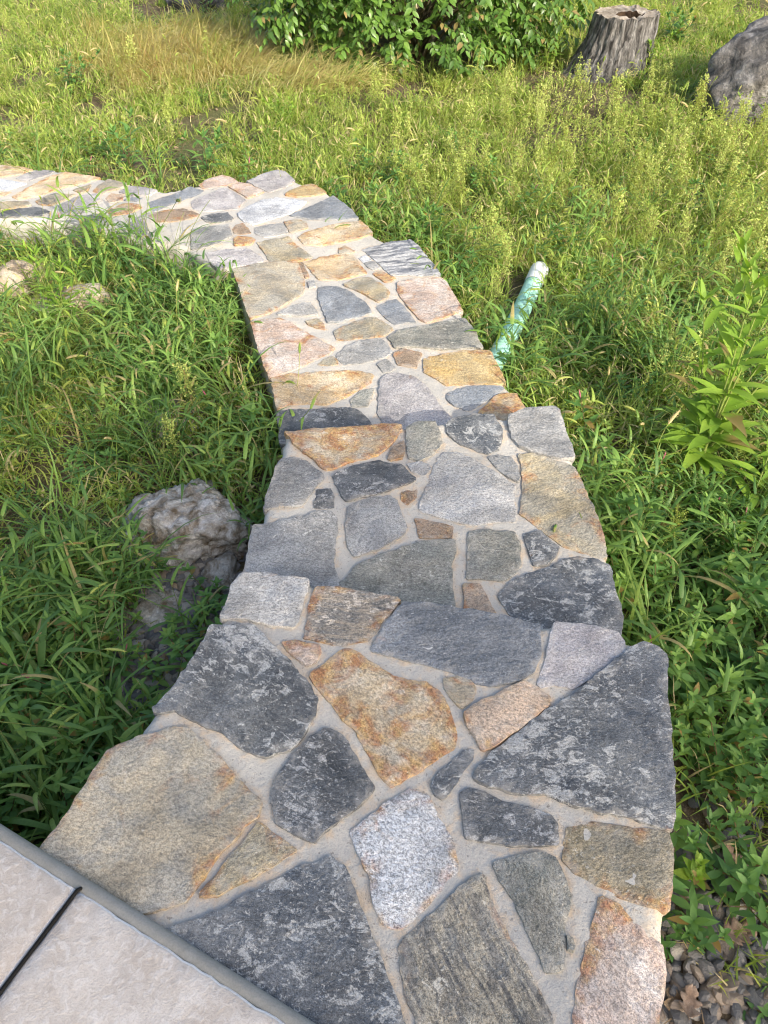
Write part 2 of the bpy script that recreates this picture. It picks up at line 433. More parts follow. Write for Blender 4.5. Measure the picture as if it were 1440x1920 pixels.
PAL = {  # ca, cb, cc(band), cf(fleck), fleck, rust, band, grain, speck, spot
 'dk': ((.088, .098, .110), (.132, .141, .150), (.23, .235, .23), (.38, .385, .375), .84, 0.0, .12, .8, .25, .25),
 'dd': ((.070, .077, .084), (.105, .111, .117), (.17, .175, .18), (.34, .345, .345), .75, 0.0, .15, .8, .25, .3),
 'bl': ((.150, .168, .190), (.190, .206, .225), (.25, .26, .27), (.38, .39, .40), .22, 0.0, .3, .8, .4, .1),
 'gr': ((.200, .203, .202), (.275, .272, .260), (.36, .36, .35), (.50, .49, .46), .35, .05, .2, .85, .35, .35),
 'gm': ((.170, .175, .155), (.225, .218, .185), (.33, .32, .29), (.48, .47, .42), .42, .10, .2, .9, .35, .5),
 'gn': ((.31, .31, .305), (.40, .39, .365), (.50, .49, .46), (.56, .55, .52), .35, .08, .1, .85, .4, .75),
 'tn': ((.36, .315, .235), (.30, .285, .245), (.44, .385, .28), (.52, .48, .40), .25, .42, .15, .7, .25, .12),
 'to': ((.24, .225, .180), (.30, .255, .165), (.36, .32, .25), (.46, .43, .36), .30, .40, .2, .8, .3, .2),
 'ru': ((.37, .300, .20), (.40, .36, .29), (.47, .38, .25), (.55, .50, .42), .35, .80, .25, .85, .3, .2),
 'pk': ((.42, .335, .285), (.47, .425, .39), (.40, .29, .21), (.58, .55, .51), .40, .50, .3, .8, .3, .15),
 'ps': ((.47, .365, .275), (.44, .36, .28), (.42, .31, .22), (.58, .52, .45), .30, .45, .4, .85, .35, .55),
 'lv': ((.285, .272, .278), (.36, .345, .34), (.42, .40, .39), (.52, .51, .49), .38, .10, .2, .75, .25, .15),
 'gd': ((.42, .295, .125), (.37, .295, .165), (.48, .37, .20), (.52, .46, .34), .25, .45, .5, .85, .3, .1),
 'or': ((.47, .345, .195), (.44, .375, .275), (.54, .43, .29), (.58, .52, .44), .30, .52, .3, .8, .3, .1),
 'wh': ((.40, .415, .435), (.31, .325, .35), (.50, .51, .52), (.60, .60, .60), .55, .08, .2, 1.0, .7, .45),
 'wr': ((.42, .43, .44), (.30, .315, .33), (.48, .48, .48), (.60, .60, .60), .60, .40, .1, 1.0, .7, .45),
 'st': ((.115, .113, .108), (.17, .165, .15), (.36, .325, .25), (.50, .47, .40), .60, .25, .62, .9, .3, .4),
 'ss': ((.14, .135, .125), (.21, .195, .17), (.44, .36, .26), (.56, .50, .42), .85, .45, .45, .9, .5, .6),
 'wb': ((.12, .13, .15), (.16, .17, .19), (.52, .52, .51), (.56, .56, .56), .3, 0.0, .75, .8, .4, .2),
 'bn': ((.17, .125, .085), (.23, .17, .12), (.30, .24, .18), (.45, .41, .35), .40, .40, .3, .9, .4, .4),
}
n_stone = [0]; STL = {}
def stone(parent, view, flat, pal, z, ang=None, rise=None):
    n_stone[0] += 1; k = n_stone[0]; r = random.Random(k * 13 + 5)
    px = P(view, flat) if view else flat
    l = [W(x, y, z) for x, y in px]
    if area(l) < 0: l = l[::-1]
    c = np.mean(l, 0); dist = math.hypot(c[0], c[1])
    size = math.sqrt(abs(area(l)))
    l = chaikin(l, .03)
    st = min(max(.010, dist * .0045), size * .12)
    l = roughen(l, st, min(.0042, size * .02), k * 1.37, min(.005, size * .03))
    step = min(max(.016, dist * .0065), size * .2)
    xy, fs = fill(l, step, k)
    d = seg_dist(xy, l)
    tx, ty = r.uniform(-.005, .005), r.uniform(-.005, .005)
    top = r.uniform(.000, .006) if rise is None else rise
    ew = .006
    V = []; E = []
    for (x, y), dd in zip(xy, d):
        e = max(0, 1 - dd / ew)
        h = z + top + tx * (x - c[0]) + ty * (y - c[1]) + .0042 * fbm(x, y, k * 3.1, 7, 3) + .0022 * fbm(x, y, k * 1.3, 32, 3)
        h -= (.0012 + .0035 * fbm(x, y, k, 30, 2)) * e
        V.append((x - c[0], y - c[1], h - z)); E.append(max(0, 1 - dd / .045))
    F = [f for f in fs]
    bd = boundary(fs); ids = sorted({i for e in bd for i in e}); cur = {}
    for i in ids: cur[i] = len(V); V.append(V[i]); E.append(1.0)        # own rim so that the broken edge stays crisp
    for lev, (dz, inn) in enumerate(((.016, -.0015), (.042, .006))):
        nxt = {}
        for i in ids:
            x, y, h = V[i]
            dl = math.hypot(x, y) + 1e-6; kk = inn + .004 * fbm(x + c[0], y + c[1], lev + k, 30, 2)
            nxt[i] = len(V); V.append((x - x / dl * kk, y - y / dl * kk, h - dz)); E.append(1.0)
        for a, b in bd: F.append((cur[b], cur[a], nxt[a], nxt[b]))
        cur = nxt
    STL.setdefault(parent.name, []).append(np.array(l))
    o = mesh('flagstone', V, F, M['stone'], parent, loc=(c[0], c[1], z))
    a = o.data.attributes.new('edge', 'FLOAT', 'POINT'); a.data.foreach_set('value', E)
    ca, cb, cc, cf, fl, ru, bn, gr, spk, spt = PAL[pal]
    v = r.uniform(.90, 1.12)
    o['ca'] = [q * v for q in ca]; o['cb'] = [q * v for q in cb]; o['cc'] = list(cc); o['cf'] = list(cf)
    o['fleck'] = fl; o['rust'] = ru; o['band'] = bn; o['grain'] = gr; o['speck'] = spk; o['spot'] = spt
    o['bang'] = float(r.uniform(-.5, .5) if ang is None else ang)
    return o

land_px = P('p', [30,1650, 66,1606, 92,1574, 130,1530, 160,1480, 186,1440, 203,1412, 230,1398, 258,1380, 289,1333, 320,1298, 350,1256, 378,1207, 397,1175, 414,1160, 424,1137, 436,1098, 450,1077,
  492,1078, 577,1089, 594,1101, 635,1101, 675,1109, 746,1124, 758,1130, 802,1134, 848,1140, 915,1150, 973,1163, 1011,1171, 1040,1169, 1073,1170, 1115,1175, 1157,1184, 1170,1198, 1207,1206, 1232,1215, 1246,1230,
  1249,1290, 1255,1373, 1261,1457, 1265,1532, 1258,1560, 1260,1590, 1258,1650, 1253,1705, 1247,1712, 1244,1770, 1245,1820, 1238,1880, 1233,1925, 1232,2010, 560,2010, 400,1880, 200,1760])
tread_px = P('p', [535,812, 522,872, 496,952, 490,982, 474,990, 455,1090, 440,1140, 480,1230, 1000,1290, 1140,1270, 1166,1180, 1145,1065, 1137,1040, 1128,1005, 1118,968, 1100,930, 1088,900, 1076,872, 1075,860, 1063,815, 1053,790, 1042,765,
  1015,767, 985,769, 953,782, 925,778, 885,779, 850,787, 815,793, 780,793, 755,798, 705,799, 665,802, 640,805, 594,807, 555,812])
path_px = P('p', [530,850, 521,775, 515,745, 507,708, 500,690, 480,633, 471,604, 469,597, 460,573, 451,542, 442,520, 436,505, 395,497, 352,468, 318,458, 262,450, 204,432, 117,413, 0,409, -140,405,
  -140,303, 0,308, 63,316, 102,318, 125,321, 190,334, 245,345, 309,358, 352,352, 375,345, 390,333, 417,326, 438,333, 447,340, 462,340, 495,326, 520,319, 535,321, 552,338, 567,344, 585,344, 604,355, 622,367, 657,390, 672,410, 690,425, 699,438, 712,448, 730,455, 770,450,
  786,461, 800,480, 824,514, 838,526, 855,560, 867,589, 886,610, 904,652, 918,658, 933,690, 947,721, 970,742, 987,772, 1010,810, 900,860])
landing, LOOP_L = slab('landing', land_px, ZL, 'grey mortar landing set with big irregular flagstones nearest the viewer', GZ - .08)
tread, LOOP_T = slab('step', tread_px, ZT, 'middle step of mortared grey flagstones below the landing', GZ - .08)
path, LOOP_P = slab('path', path_px, ZP, 'sunlit mortared flagstone path curving away to the left', GZ - .08, .022)

def SL(v, f, p, a=None, rise=None): return stone(landing, v, f, p, ZL, a, rise)
def ST(v, f, p, a=None, rise=None): return stone(tread, v, f, p, ZT, a, rise)
def SP(v, f, p, a=None, rise=None): return stone(path, v, f, p, ZP, a, rise)
# landing
SL('p', [40,1645, 68,1604, 92,1573, 130,1529, 160,1480, 186,1440, 203,1411, 231,1398, 275,1382, 321,1367, 350,1367, 367,1386, 396,1411, 433,1452, 467,1486, 487,1505, 480,1530, 452,1547, 440,1570, 400,1607, 370,1657, 345,1687, 300,1702, 225,1717, 195,1745, 110,1705], 'tn', .3, .006)
SL('a', [970,205, 1060,270, 1110,310, 1030,360, 880,440, 820,475, 750,475, 800,420, 880,320, 940,250], 'to')
SL('p', [287,1757, 380,1725, 430,1700, 500,1660, 570,1627, 620,1610, 645,1625, 670,1690, 700,1780, 722,1830, 745,1885, 760,1930, 770,1995, 560,1995, 400,1860, 290,1775], 'dk', .2)
SL('c', [215,700, 290,620, 360,520, 430,400, 475,325, 560,322, 660,320, 700,360, 760,430, 830,490, 900,580, 940,650, 930,720, 870,830, 800,885, 715,907, 640,880, 560,830, 480,775, 400,745, 310,705], 'dk', .6, .004)
SL('c', [515,290, 540,230, 565,140, 600,88, 700,90, 800,105, 905,115, 885,200, 860,300, 840,325, 740,315, 650,290, 560,280], 'gn', 0, .004)
SL('c', [945,150, 1040,145, 1140,165, 1310,200, 1280,250, 1230,310, 1180,385, 1110,390, 1060,405, 970,385, 890,375, 905,310, 910,240, 925,190], 'ss', .1)
SL('p', [698,1219, 717,1186, 758,1130, 802,1134, 848,1140, 915,1150, 973,1163, 1011,1171, 1015,1198, 1013,1232, 998,1259, 973,1273, 919,1286, 894,1280, 857,1261, 815,1248, 773,1238, 740,1230], 'bl', -.2, .004)
SL('c', [790,395, 850,385, 900,400, 955,410, 960,440, 940,480, 900,500, 860,470, 815,430], 'pk')
SL('p', [585,1267, 612,1244, 637,1223, 658,1218, 679,1232, 708,1252, 737,1269, 765,1277, 798,1282, 819,1298, 840,1327, 852,1365, 855,1394, 832,1415, 794,1436, 740,1471, 733,1475, 708,1440, 687,1402, 671,1373, 646,1348, 617,1311, 596,1286], 'ru', .7)
SL('d', [220,560, 280,545, 340,570, 365,600, 350,650, 300,690, 250,640, 225,600], 'tn')
SL('d', [315,715, 360,680, 450,640, 520,600, 580,578, 640,600, 695,640, 680,680, 620,730, 560,780, 480,840, 395,880, 365,820, 330,770], 'ps', .4)
SL('d', [725,308, 800,312, 900,325, 1000,345, 1030,385, 1030,430, 960,490, 880,550, 800,598, 720,580, 655,590, 660,550, 680,490, 700,410], 'lv')
SL('p', [890,1459, 895,1445, 919,1419, 982,1369, 1040,1327, 1102,1286, 1136,1261, 1165,1236, 1182,1219, 1207,1206, 1232,1215, 1246,1230, 1248,1290, 1255,1373, 1261,1457, 1265,1530, 1257,1552, 1220,1545, 1170,1530, 1100,1517, 1060,1502, 1020,1487, 980,1487, 920,1472], 'dk', 0, .007)
SL('d', [165,1040, 200,980, 260,930, 310,885, 355,880, 350,920, 310,970, 280,1020, 235,1085, 215,1100, 180,1080], 'dk')
SL('p', [512,1477, 529,1448, 550,1419, 583,1386, 608,1367, 633,1377, 650,1394, 662,1419, 679,1448, 700,1475, 697,1487, 665,1515, 615,1550, 590,1579, 555,1562, 520,1542, 514,1515], 'dd', .3)
SL('p', [660,1560, 720,1510, 770,1482, 800,1495, 820,1530, 840,1565, 857,1615, 855,1632, 825,1665, 795,1700, 755,1737, 735,1735, 720,1728, 705,1690, 695,1640, 672,1595], 'wr', .5)
SL('b', [290,100, 320,80, 380,100, 440,125, 540,150, 620,185, 645,215, 650,285, 560,288, 480,285, 400,275, 310,262, 300,180], 'dd', 0)
SL('b', [690,225, 780,208, 860,220, 960,230, 1060,245, 1080,300, 1075,420, 1065,530, 980,510, 900,480, 800,430, 720,385, 678,345, 685,280], 'to', -.2)
SL('b', [412,360, 500,335, 590,320, 640,340, 670,400, 695,480, 690,530, 670,600, 675,700, 665,755, 610,760, 590,710, 540,610, 490,500, 440,420], 'gm', 1.2)
SL('p', [752,1780, 760,1762, 785,1740, 820,1710, 855,1675, 885,1647, 905,1646, 915,1680, 935,1725, 960,1770, 985,1810, 1005,1850, 1025,1890, 1033,1922, 1050,1995, 800,1995, 782,1905, 765,1865, 753,1820], 'st', 1.1)
SL('p', [1128,1685, 1160,1700, 1190,1730, 1220,1760, 1243,1773, 1245,1820, 1238,1880, 1233,1925, 1231,1995, 1078,1995, 1080,1920, 1083,1870, 1090,1825, 1105,1770, 1120,1720], 'pk', .9)
SL('b', [685,632, 705,640, 716,670, 708,688, 690,680], 'gm')
# step
ST('e', [485,262, 560,258, 700,240, 860,235, 960,222, 1100,212, 1270,210, 1265,240, 1220,300, 1160,370, 1100,405, 1000,435, 900,460, 820,495, 770,508, 730,490, 690,440, 620,390, 560,335], 'ru', .1, .008)
ST('e', [465,430, 520,425, 620,450, 690,500, 745,550, 735,580, 690,620, 640,680, 590,750, 480,752, 400,757, 345,770, 370,680, 400,570, 430,490], 'gr')
ST('e', [1285,320, 1290,380, 1275,430, 1200,445, 1175,435, 1200,370, 1240,335], 'bn')
ST('e', [810,555, 860,520, 960,490, 1060,460, 1120,452, 1180,470, 1260,480, 1310,525, 1360,570, 1330,590, 1230,625, 1120,660, 1000,690, 900,715, 870,680, 840,620], 'dd', 0)
ST('e', [700,640, 790,638, 810,680, 815,760, 740,768, 680,760, 690,690], 'dd')
ST('e', [275,890, 330,880, 480,850, 620,825, 720,795, 800,790, 830,840, 832,930, 815,1000, 805,1100, 815,1180, 845,1240, 850,1310, 830,1420, 250,1400, 200,1260, 215,1190, 240,1060, 255,960], 'gr', .2)
ST('e', [910,760, 990,725, 1100,690, 1190,682, 1230,720, 1260,800, 1300,890, 1290,935, 1200,990, 1100,1040, 960,1085, 920,1040, 905,960, 908,850], 'gr', .5)
ST('e', [1265,645, 1375,638, 1370,690, 1310,745, 1270,710], 'bn')
ST('p', [669,1062, 650,1084, 636,1098, 640,1155, 700,1190, 850,1190, 849,1129, 847,1090, 844,1059, 854,1032, 849,1015, 816,1014, 789,1018, 747,1032, 706,1046], 'gm', .2)
ST('p', [762,802, 780,793, 816,793, 824,812, 827,833, 811,851, 788,862, 768,858, 764,832], 'gm')
ST('p', [764,870, 789,866, 805,872, 808,879, 795,891, 785,889, 772,883], 'gn')
ST('f', [215,195, 250,165, 380,140, 520,135, 545,180, 580,240, 570,320, 555,375, 480,400, 400,370, 310,335, 240,285, 215,250], 'dk', .8)
ST('f', [625,150, 740,105, 850,98, 945,88, 985,180, 1020,290, 1050,350, 1065,430, 980,440, 880,410, 770,385, 700,345, 655,300, 635,220], 'gr', 0, .009)
ST('f', [490,425, 560,405, 640,420, 680,480, 700,560, 685,585, 620,555, 540,490], 'gr')
ST('f', [150,430, 190,385, 290,395, 390,440, 500,510, 590,560, 665,620, 655,720, 665,820, 660,850, 520,855, 380,870, 280,855, 160,820, 60,795, 20,770, 50,700, 75,610, 110,530], 'gn', .2)
ST('f', [700,410, 780,400, 900,440, 1000,465, 1070,490, 1110,580, 1160,690, 1215,820, 1260,960, 1285,1085, 1240,1100, 1150,1065, 990,1020, 880,930, 770,850, 705,800, 720,700, 725,590, 715,490], 'to', -.4, .003)
ST('p', [778,973, 787,1007, 820,1008, 847,1008, 849,987, 816,979], 'bn')
ST('f', [360,930, 440,915, 560,930, 660,935, 690,1020, 700,1150, 670,1200, 580,1250, 480,1245, 350,1240, 345,1150, 355,1040], 'gm', .3)
ST('f', [730,945, 830,920, 880,970, 965,1030, 940,1090, 880,1150, 800,1155, 770,1080, 745,1000], 'dk')
ST('f', [325,1280, 430,1285, 470,1360, 510,1440, 530,1475, 535,1600, 330,1590], 'ps')
ST('f', [560,1360, 600,1310, 680,1250, 800,1200, 920,1165, 1010,1115, 1100,1085, 1200,1105, 1300,1150, 1330,1290, 1370,1420, 1385,1560, 1360,1680, 720,1680, 660,1510, 600,1430], 'dk', 0)
# path
SP('g', [545,1310, 700,1295, 900,1292, 1150,1280, 1225,1300, 1290,1370, 1345,1440, 1340,1560, 570,1580], 'dd', 0)
SP('g', [495,1040, 650,1000, 850,985, 1050,975, 1200,970, 1310,985, 1355,1005, 1320,1060, 1220,1130, 1080,1200, 950,1245, 800,1240, 640,1245, 540,1280, 520,1180], 'or', .3)
SP('g', [320,560, 400,540, 560,530, 650,560, 750,630, 880,700, 1020,775, 990,810, 900,850, 750,930, 600,985, 480,1025, 440,940, 400,820, 360,690], 'pk', -.2)
SP('g', [165,115, 300,80, 450,60, 620,50, 710,70, 740,130, 765,210, 755,290, 735,330, 640,385, 560,430, 450,490, 310,525, 270,420, 230,280, 190,180], 'tn', .2)
SP('g', [540,495, 640,440, 760,395, 820,400, 880,480, 870,500, 700,505], 'gn')
SP('g', [780,555, 880,530, 930,570, 945,620, 870,605, 800,580], 'to')
SP('g', [880,915, 930,870, 1000,840, 1050,870, 1050,915, 960,925], 'to')
SP('g', [1160,1220, 1240,1140, 1350,1120, 1330,1200, 1300,1270, 1170,1270], 'gm')
SP('g', [885,265, 960,258, 1050,265, 1150,310, 1260,380, 1320,450, 1330,480, 1200,515, 1080,550, 970,560, 935,470, 895,370], 'bl')
SP('p', [627,622, 649,611, 678,601, 688,597, 704,597, 722,607, 734,617, 720,630, 696,633, 678,633, 644,639, 632,636], 'to')
SP('p', [632,666, 651,649, 678,640, 688,637, 712,635, 725,644, 734,659, 722,668, 696,676, 680,680, 647,683, 636,673], 'gr', .3)
SP('p', [646,534, 662,526, 687,520, 696,522, 712,531, 730,548, 726,557, 709,566, 693,557, 684,551, 667,544], 'to')
SP('h', [100,590, 180,550, 240,540, 290,590, 340,650, 375,695, 300,700, 230,715, 190,690, 140,640], 'bl')
SP('h', [250,425, 340,395, 450,385, 560,385, 600,430, 640,500, 690,580, 705,620, 640,640, 530,680, 450,700, 400,670, 330,590, 270,520, 250,470], 'pk', .3)
SP('h', [185,810, 260,760, 400,735, 560,700, 720,675, 770,730, 810,800, 850,880, 720,885, 560,890, 420,875, 340,870, 230,880], 'gm', .2)
SP('h', [220,930, 290,885, 415,920, 395,970, 380,1020, 300,1010, 250,1000], 'bn')
SP('h', [440,960, 520,935, 650,915, 760,900, 900,900, 940,970, 980,1050, 1010,1130, 900,1135, 760,1135, 600,1145, 540,1110, 440,1050], 'gd', .1)
SP('h', [105,1000, 170,960, 240,1020, 190,1050, 150,1055], 'gr')
SP('h', [130,1110, 170,1080, 260,1060, 380,1100, 470,1180, 530,1270, 600,1350, 640,1400, 600,1480, 200,1480, 150,1420, 115,1340, 125,1200], 'lv', .4)
SP('h', [600,1220, 680,1170, 780,1150, 900,1150, 1000,1160, 960,1200, 860,1260, 790,1310, 740,1325, 660,1290, 610,1250], 'bl', -.4)
SP('h', [880,1290, 940,1230, 1020,1205, 1090,1215, 1150,1310, 1160,1340, 1180,1420, 1050,1480, 860,1440, 820,1400, 830,1340], 'ru', -.3)
SP('h', [0,185, 100,155, 200,130, 340,115, 400,160, 450,230, 510,300, 545,355, 450,365, 330,360, 200,360, 150,310, 70,240], 'wb', -.25)
SP('h', [10,275, 70,262, 125,310, 80,325, 40,310], 'gr')
SP('h', [70,355, 130,335, 235,385, 200,405, 160,415], 'ru')
SP('k', [1250,735, 1305,715, 1345,750, 1285,770], 'wh')
SP('k', [840,765, 960,730, 1100,715, 1210,710, 1250,780, 1310,850, 1200,875, 1090,900, 960,895, 900,840], 'or')
SP('k', [495,620, 600,595, 720,580, 780,640, 850,690, 900,730, 820,755, 700,770, 590,765, 550,700], 'to')
SP('k', [785,770, 830,768, 880,880, 850,885], 'bn')
SP('k', [868,918, 916,904, 928,950, 880,962], 'gr')
SP('k', [1100,660, 1150,640, 1225,685, 1170,705, 1105,700], 'tn')
SP('k', [800,580, 870,540, 1000,500, 1150,470, 1250,462, 1320,500, 1350,550, 1260,585, 1150,610, 1050,630, 950,645, 840,630], 'or')
SP('k', [470,505, 560,485, 665,468, 708,510, 718,545, 640,565, 540,580, 480,550], 'gn')
SP('k', [690,465, 790,445, 850,460, 870,510, 830,525, 735,540], 'tn')
SP('k', [305,520, 330,480, 380,470, 410,500, 440,545, 380,555, 320,550], 'bn')
SP('k', [315,590, 350,575, 440,580, 475,600, 440,635, 320,640], 'ru')
SP('k', [735,415, 850,370, 960,320, 1060,275, 1130,320, 1190,370, 1245,435, 1100,445, 900,445, 800,430], 'bl')
SP('k', [345,400, 400,365, 520,310, 630,285, 740,300, 860,315, 800,360, 740,400, 600,440, 460,485, 400,465, 350,430], 'wh')
SP('k', [700,265, 730,240, 850,190, 900,180, 970,220, 1005,250, 900,270, 780,278], 'gd')
SP('k', [415,160, 540,105, 640,78, 690,85, 730,120, 770,160, 700,200, 580,240, 480,200], 'lv')
SP('k', [0,310, 120,255, 250,212, 325,246, 400,300, 340,370, 200,375, 100,385, 20,370, 0,350], 'lv')
SP('k', [275,200, 350,170, 440,185, 540,240, 480,265, 420,285, 345,240], 'pk')
SP('k', [55,190, 120,140, 230,110, 310,135, 340,160, 250,190, 130,210, 90,215], 'pk')
SP('k', [75,435, 150,405, 260,397, 305,435, 290,455, 180,470, 110,465], 'dd')
SP('k', [0,520, 140,500, 270,490, 285,530, 300,570, 200,630, 100,658, 0,670], 'gr')
SP('k', [110,700, 250,668, 420,668, 480,700, 540,755, 420,785, 330,795, 200,810, 140,770], 'lv')
SP('m', [950,310, 1060,270, 1170,230, 1220,205, 1310,230, 1250,265, 1100,320, 990,365], 'bl')
SP('m', [960,390, 1060,360, 1180,345, 1280,385, 1230,410, 1090,430, 1000,430], 'bn')
SP('m', [690,365, 800,310, 900,325, 910,340, 820,380, 720,390], 'ru')
SP('m', [830,440, 930,410, 950,480, 930,545, 870,510], 'lv')
SP('m', [500,410, 600,378, 640,380, 680,410, 600,435, 540,440], 'dd')
SP('m', [380,330, 480,280, 620,250, 640,290, 560,340, 500,385, 400,385], 'lv')
SP('m', [230,300, 350,250, 480,255, 420,285, 330,325, 250,320], 'to')
SP('m', [80,270, 200,200, 300,150, 420,112, 600,142, 640,152, 520,185, 400,215, 250,262, 120,290], 'or')
SP('m', [470,228, 585,192, 560,235, 520,250], 'to')
SP('m', [600,235, 645,190, 700,158, 830,192, 740,225, 650,245], 'to')
SP('m', [770,240, 840,207, 940,212, 1010,232, 960,260, 860,260], 'lv')
SP('m', [800,292, 860,272, 920,277, 880,302], 'bl')
SP('m', [680,280, 720,250, 790,257, 785,295, 710,305], 'ps')
SP('m', [-380,55, -100,58, 0,68, 120,78, 210,96, 120,125, 0,140, -200,140], 'or')
SP('m', [105,150, 180,115, 290,98, 350,103, 300,130, 200,165, 140,165], 'lv')
SP('m', [-300,155, -60,150, 30,160, 170,185, 60,225, -60,225, -300,220], 'wh')
SP('m', [-300,240, -80,240, 70,240, 30,262, -80,268], 'or')
SP('m', [-300,330, -100,325, 80,305, 180,305, 200,325, 60,350, -100,365, -300,365], 'to')
SP('m', [0,375, 120,350, 260,345, 320,370, 240,395, 100,400, 0,398], 'dd')

for sl in (landing, tread, path):       # how close the mortar lies to a stone's rim
    co = np.array([v.co[:2] for v in sl.data.vertices]); dm = np.full(len(co), 1.0)
    for l in STL[sl.name]:
        l = l[::2]; lo, hi = l.min(0) - .05, l.max(0) + .05
        k = np.where((co > lo).all(1) & (co < hi).all(1))[0]
        if len(k): dm[k] = np.minimum(dm[k], seg_dist(co[k], l))
    a = sl.data.attributes.new('edge', 'FLOAT', 'POINT'); a.data.foreach_set('value', np.clip(1 - dm / .03, 0, 1).astype(np.float32))

# ------------------------------------------------------------------ porch paving at the lower left
t_ = NT('pale_tile'); p_ = t_.pos(); a_ = t_.noise(t_.vmul(p_, (1.5, .9, 1)), 5, 6, .65, .6); b_ = t_.noise(p_, 55, 5, .7, .8); d_ = t_.noise(p_, 260, 2, .6)
c_ = t_.mix(t_.step(a_, .38, .62), (.49, .43, .37), (.585, .535, .48)); c_ = t_.mix(t_.math('MULTIPLY', t_.step(b_, .45, .65), .7), c_, (.66, .625, .585))
c_ = t_.mix(t_.math('MULTIPLY', t_.step(t_.noise(p_, 38, 4, .7, .5), .53, .68), .55), c_, (.40, .345, .295)); c_ = t_.mix(t_.math('MULTIPLY', t_.step(d_, .5, .7), .3), c_, (.36, .31, .27))
c_ = t_.mix(t_.step(t_.attr('edge', 'GEOMETRY', 'Fac'), .45, .75), c_, (.80, .79, .77))
t_.put(t_.b.inputs['Base Color'], c_); t_.b.inputs['Roughness'].default_value = .7
t_.put(t_.b.inputs['Normal'], t_.bump(t_.math('ADD', b_, t_.math('MULTIPLY', d_, .5)), .004, .6)); M['tile'] = t_.m
M['trim'] = simple_mat('grey_trim', [(.235, .235, .215), (.285, .285, .265)], 9, .55, .001, 90, .4)
M['black'] = simple_mat('black_rubber', [(.008, .008, .008), (.013, .013, .013)], 30, .7, .001, 90, .15)
ZQ = .03
A = np.array(W(-60, 1551, ZQ)); B = np.array(W(500, 1915, ZQ)); ex = (B - A) / np.hypot(*(B - A)); en = np.array([ex[1], -ex[0]])   # en points away from the landing
if en[1] > 0: en = -en
J = np.array(W(143, 1668, ZQ))
def poly_prism(name, loop, z0, z1, mat, parent, bev=.004, step=.02, amp=.0025, seed=1, relief=.0012):
    l = roughen([tuple(p) for p in loop], step, amp, seed); xy, fs = fill(l, .03, seed); d = seg_dist(xy, l)
    c = xy.mean(0)
    V = [(x - c[0], y - c[1], z1 - z0 + relief * fbm(x, y, seed, 14, 3) - bev * max(0, 1 - dd / .006) ** 2) for (x, y), dd in zip(xy, d)]
    E = [max(0, 1 - dd / .009) for dd in d]
    F = list(fs); bd = boundary(fs); ids = sorted({i for e in bd for i in e}); nx = {}
    for i in ids: nx[i] = len(V); V.append((V[i][0], V[i][1], 0))
    for a, b in bd: F.append((b, a, nx[a], nx[b]))
    o = mesh(name, V, F, mat, parent, loc=(c[0], c[1], z0)); E += [1.0] * (len(V) - len(E))
    a = o.data.attributes.new('edge', 'FLOAT', 'POINT'); a.data.foreach_set('value', E); return o
porch = poly_prism('porch', [A - ex * .9 + en * .02, B + ex * .6 + en * .02, B + ex * .6 + en * 1.3, A - ex * .9 + en * 1.3], GZ - .05, ZQ - .022, M['trim'], None, seed=4)
tag(porch, 'porch base under the pale tiles at the lower left', 'porch', kind='structure')
def q4(s0, s1, n0, n1): return [J + ex * s0 + en * n0, J + ex * s1 + en * n0, J + ex * s1 + en * n1, J + ex * s0 + en * n1]
pm = Matrix.Translation(-porch.location)
def under(o): o.location = o.location - porch.location; o.parent = porch; return o
under(poly_prism('tile', q4(-.75, -.004, 0, .60), ZQ - .02, ZQ, M['tile'], None, seed=21, amp=.0030))
under(poly_prism('tile', q4(.004, .86, 0, .60), ZQ - .02, ZQ, M['tile'], None, seed=22, amp=.0030))
mb = MB(); a0 = J + ex * (-.75); 
def p3(s, n, z): v = J + ex * s + en * n; return Vector((v[0], v[1], z))
mb.tube([p3(-.9 + 1.9 * i / 40, -.012, ZQ - .016 + .0008 * math.sin(i * 1.7)) for i in range(41)], [.016] * 41, 14)
under(mb.build('edge_trim', M['trim']))
mb = MB(); pts = [p3(.003, .6 - .6 * i / 20, ZQ + .0005) for i in range(21)] + [p3(.006, -.006, ZQ - .002), p3(.009, -.010, ZQ - .005)]
mb.tube(pts, [.0042] * 21 + [.0042, .003], 8)
under(mb.build('joint_seal', M['black']))

# ------------------------------------------------------------------ rocks, stump, pipe
def rock_mesh(name, mat, r, seed, sub=5, amp=.22, cuts=7, fine=.03, parent=None):
    import bmesh
    bm = bmesh.new(); bmesh.ops.create_icosphere(bm, subdivisions=sub, radius=1.0)
    rr = random.Random(seed); pl = []
    for i in range(cuts):
        n = Vector((rr.gauss(0, 1), rr.gauss(0, 1), rr.gauss(0, .8))).normalized(); pl.append((n, rr.uniform(.62, .88)))
    for v in bm.verts:
        p = v.co.copy()
        for n, d in pl:
            k = p.dot(n) - d
            if k > 0: p -= n * k * .9
        p *= 1 + amp * fbm(p.x, p.y, p.z + seed, 1.3, 3) + fine * fbm(p.x, p.y, p.z - seed, 6, 4) + fine * .4 * fbm(p.x, p.y, p.z - seed, 18, 3)
        v.co = Vector((p.x * r[0], p.y * r[1], p.z * r[2]))
    me = bpy.data.meshes.new(name); bm.to_mesh(me); bm.free()
    me.polygons.foreach_set('use_smooth', [True] * len(me.polygons)); me.materials.append(mat)
    o = bpy.data.objects.new(name, me); C.objects.link(o)
    if parent: o.parent = parent
    return o
M['quartz'] = simple_mat('quartz_rock', [(.20, .155, .10), (.36, .32, .265), (.58, .56, .52), (.80, .79, .77)], 13, .85, .03, 46, .25)
M['granite'] = simple_mat('grey_boulder', [(.075, .072, .07), (.17, .163, .157), (.34, .33, .32)], 6, .9, .03, 26, .2)
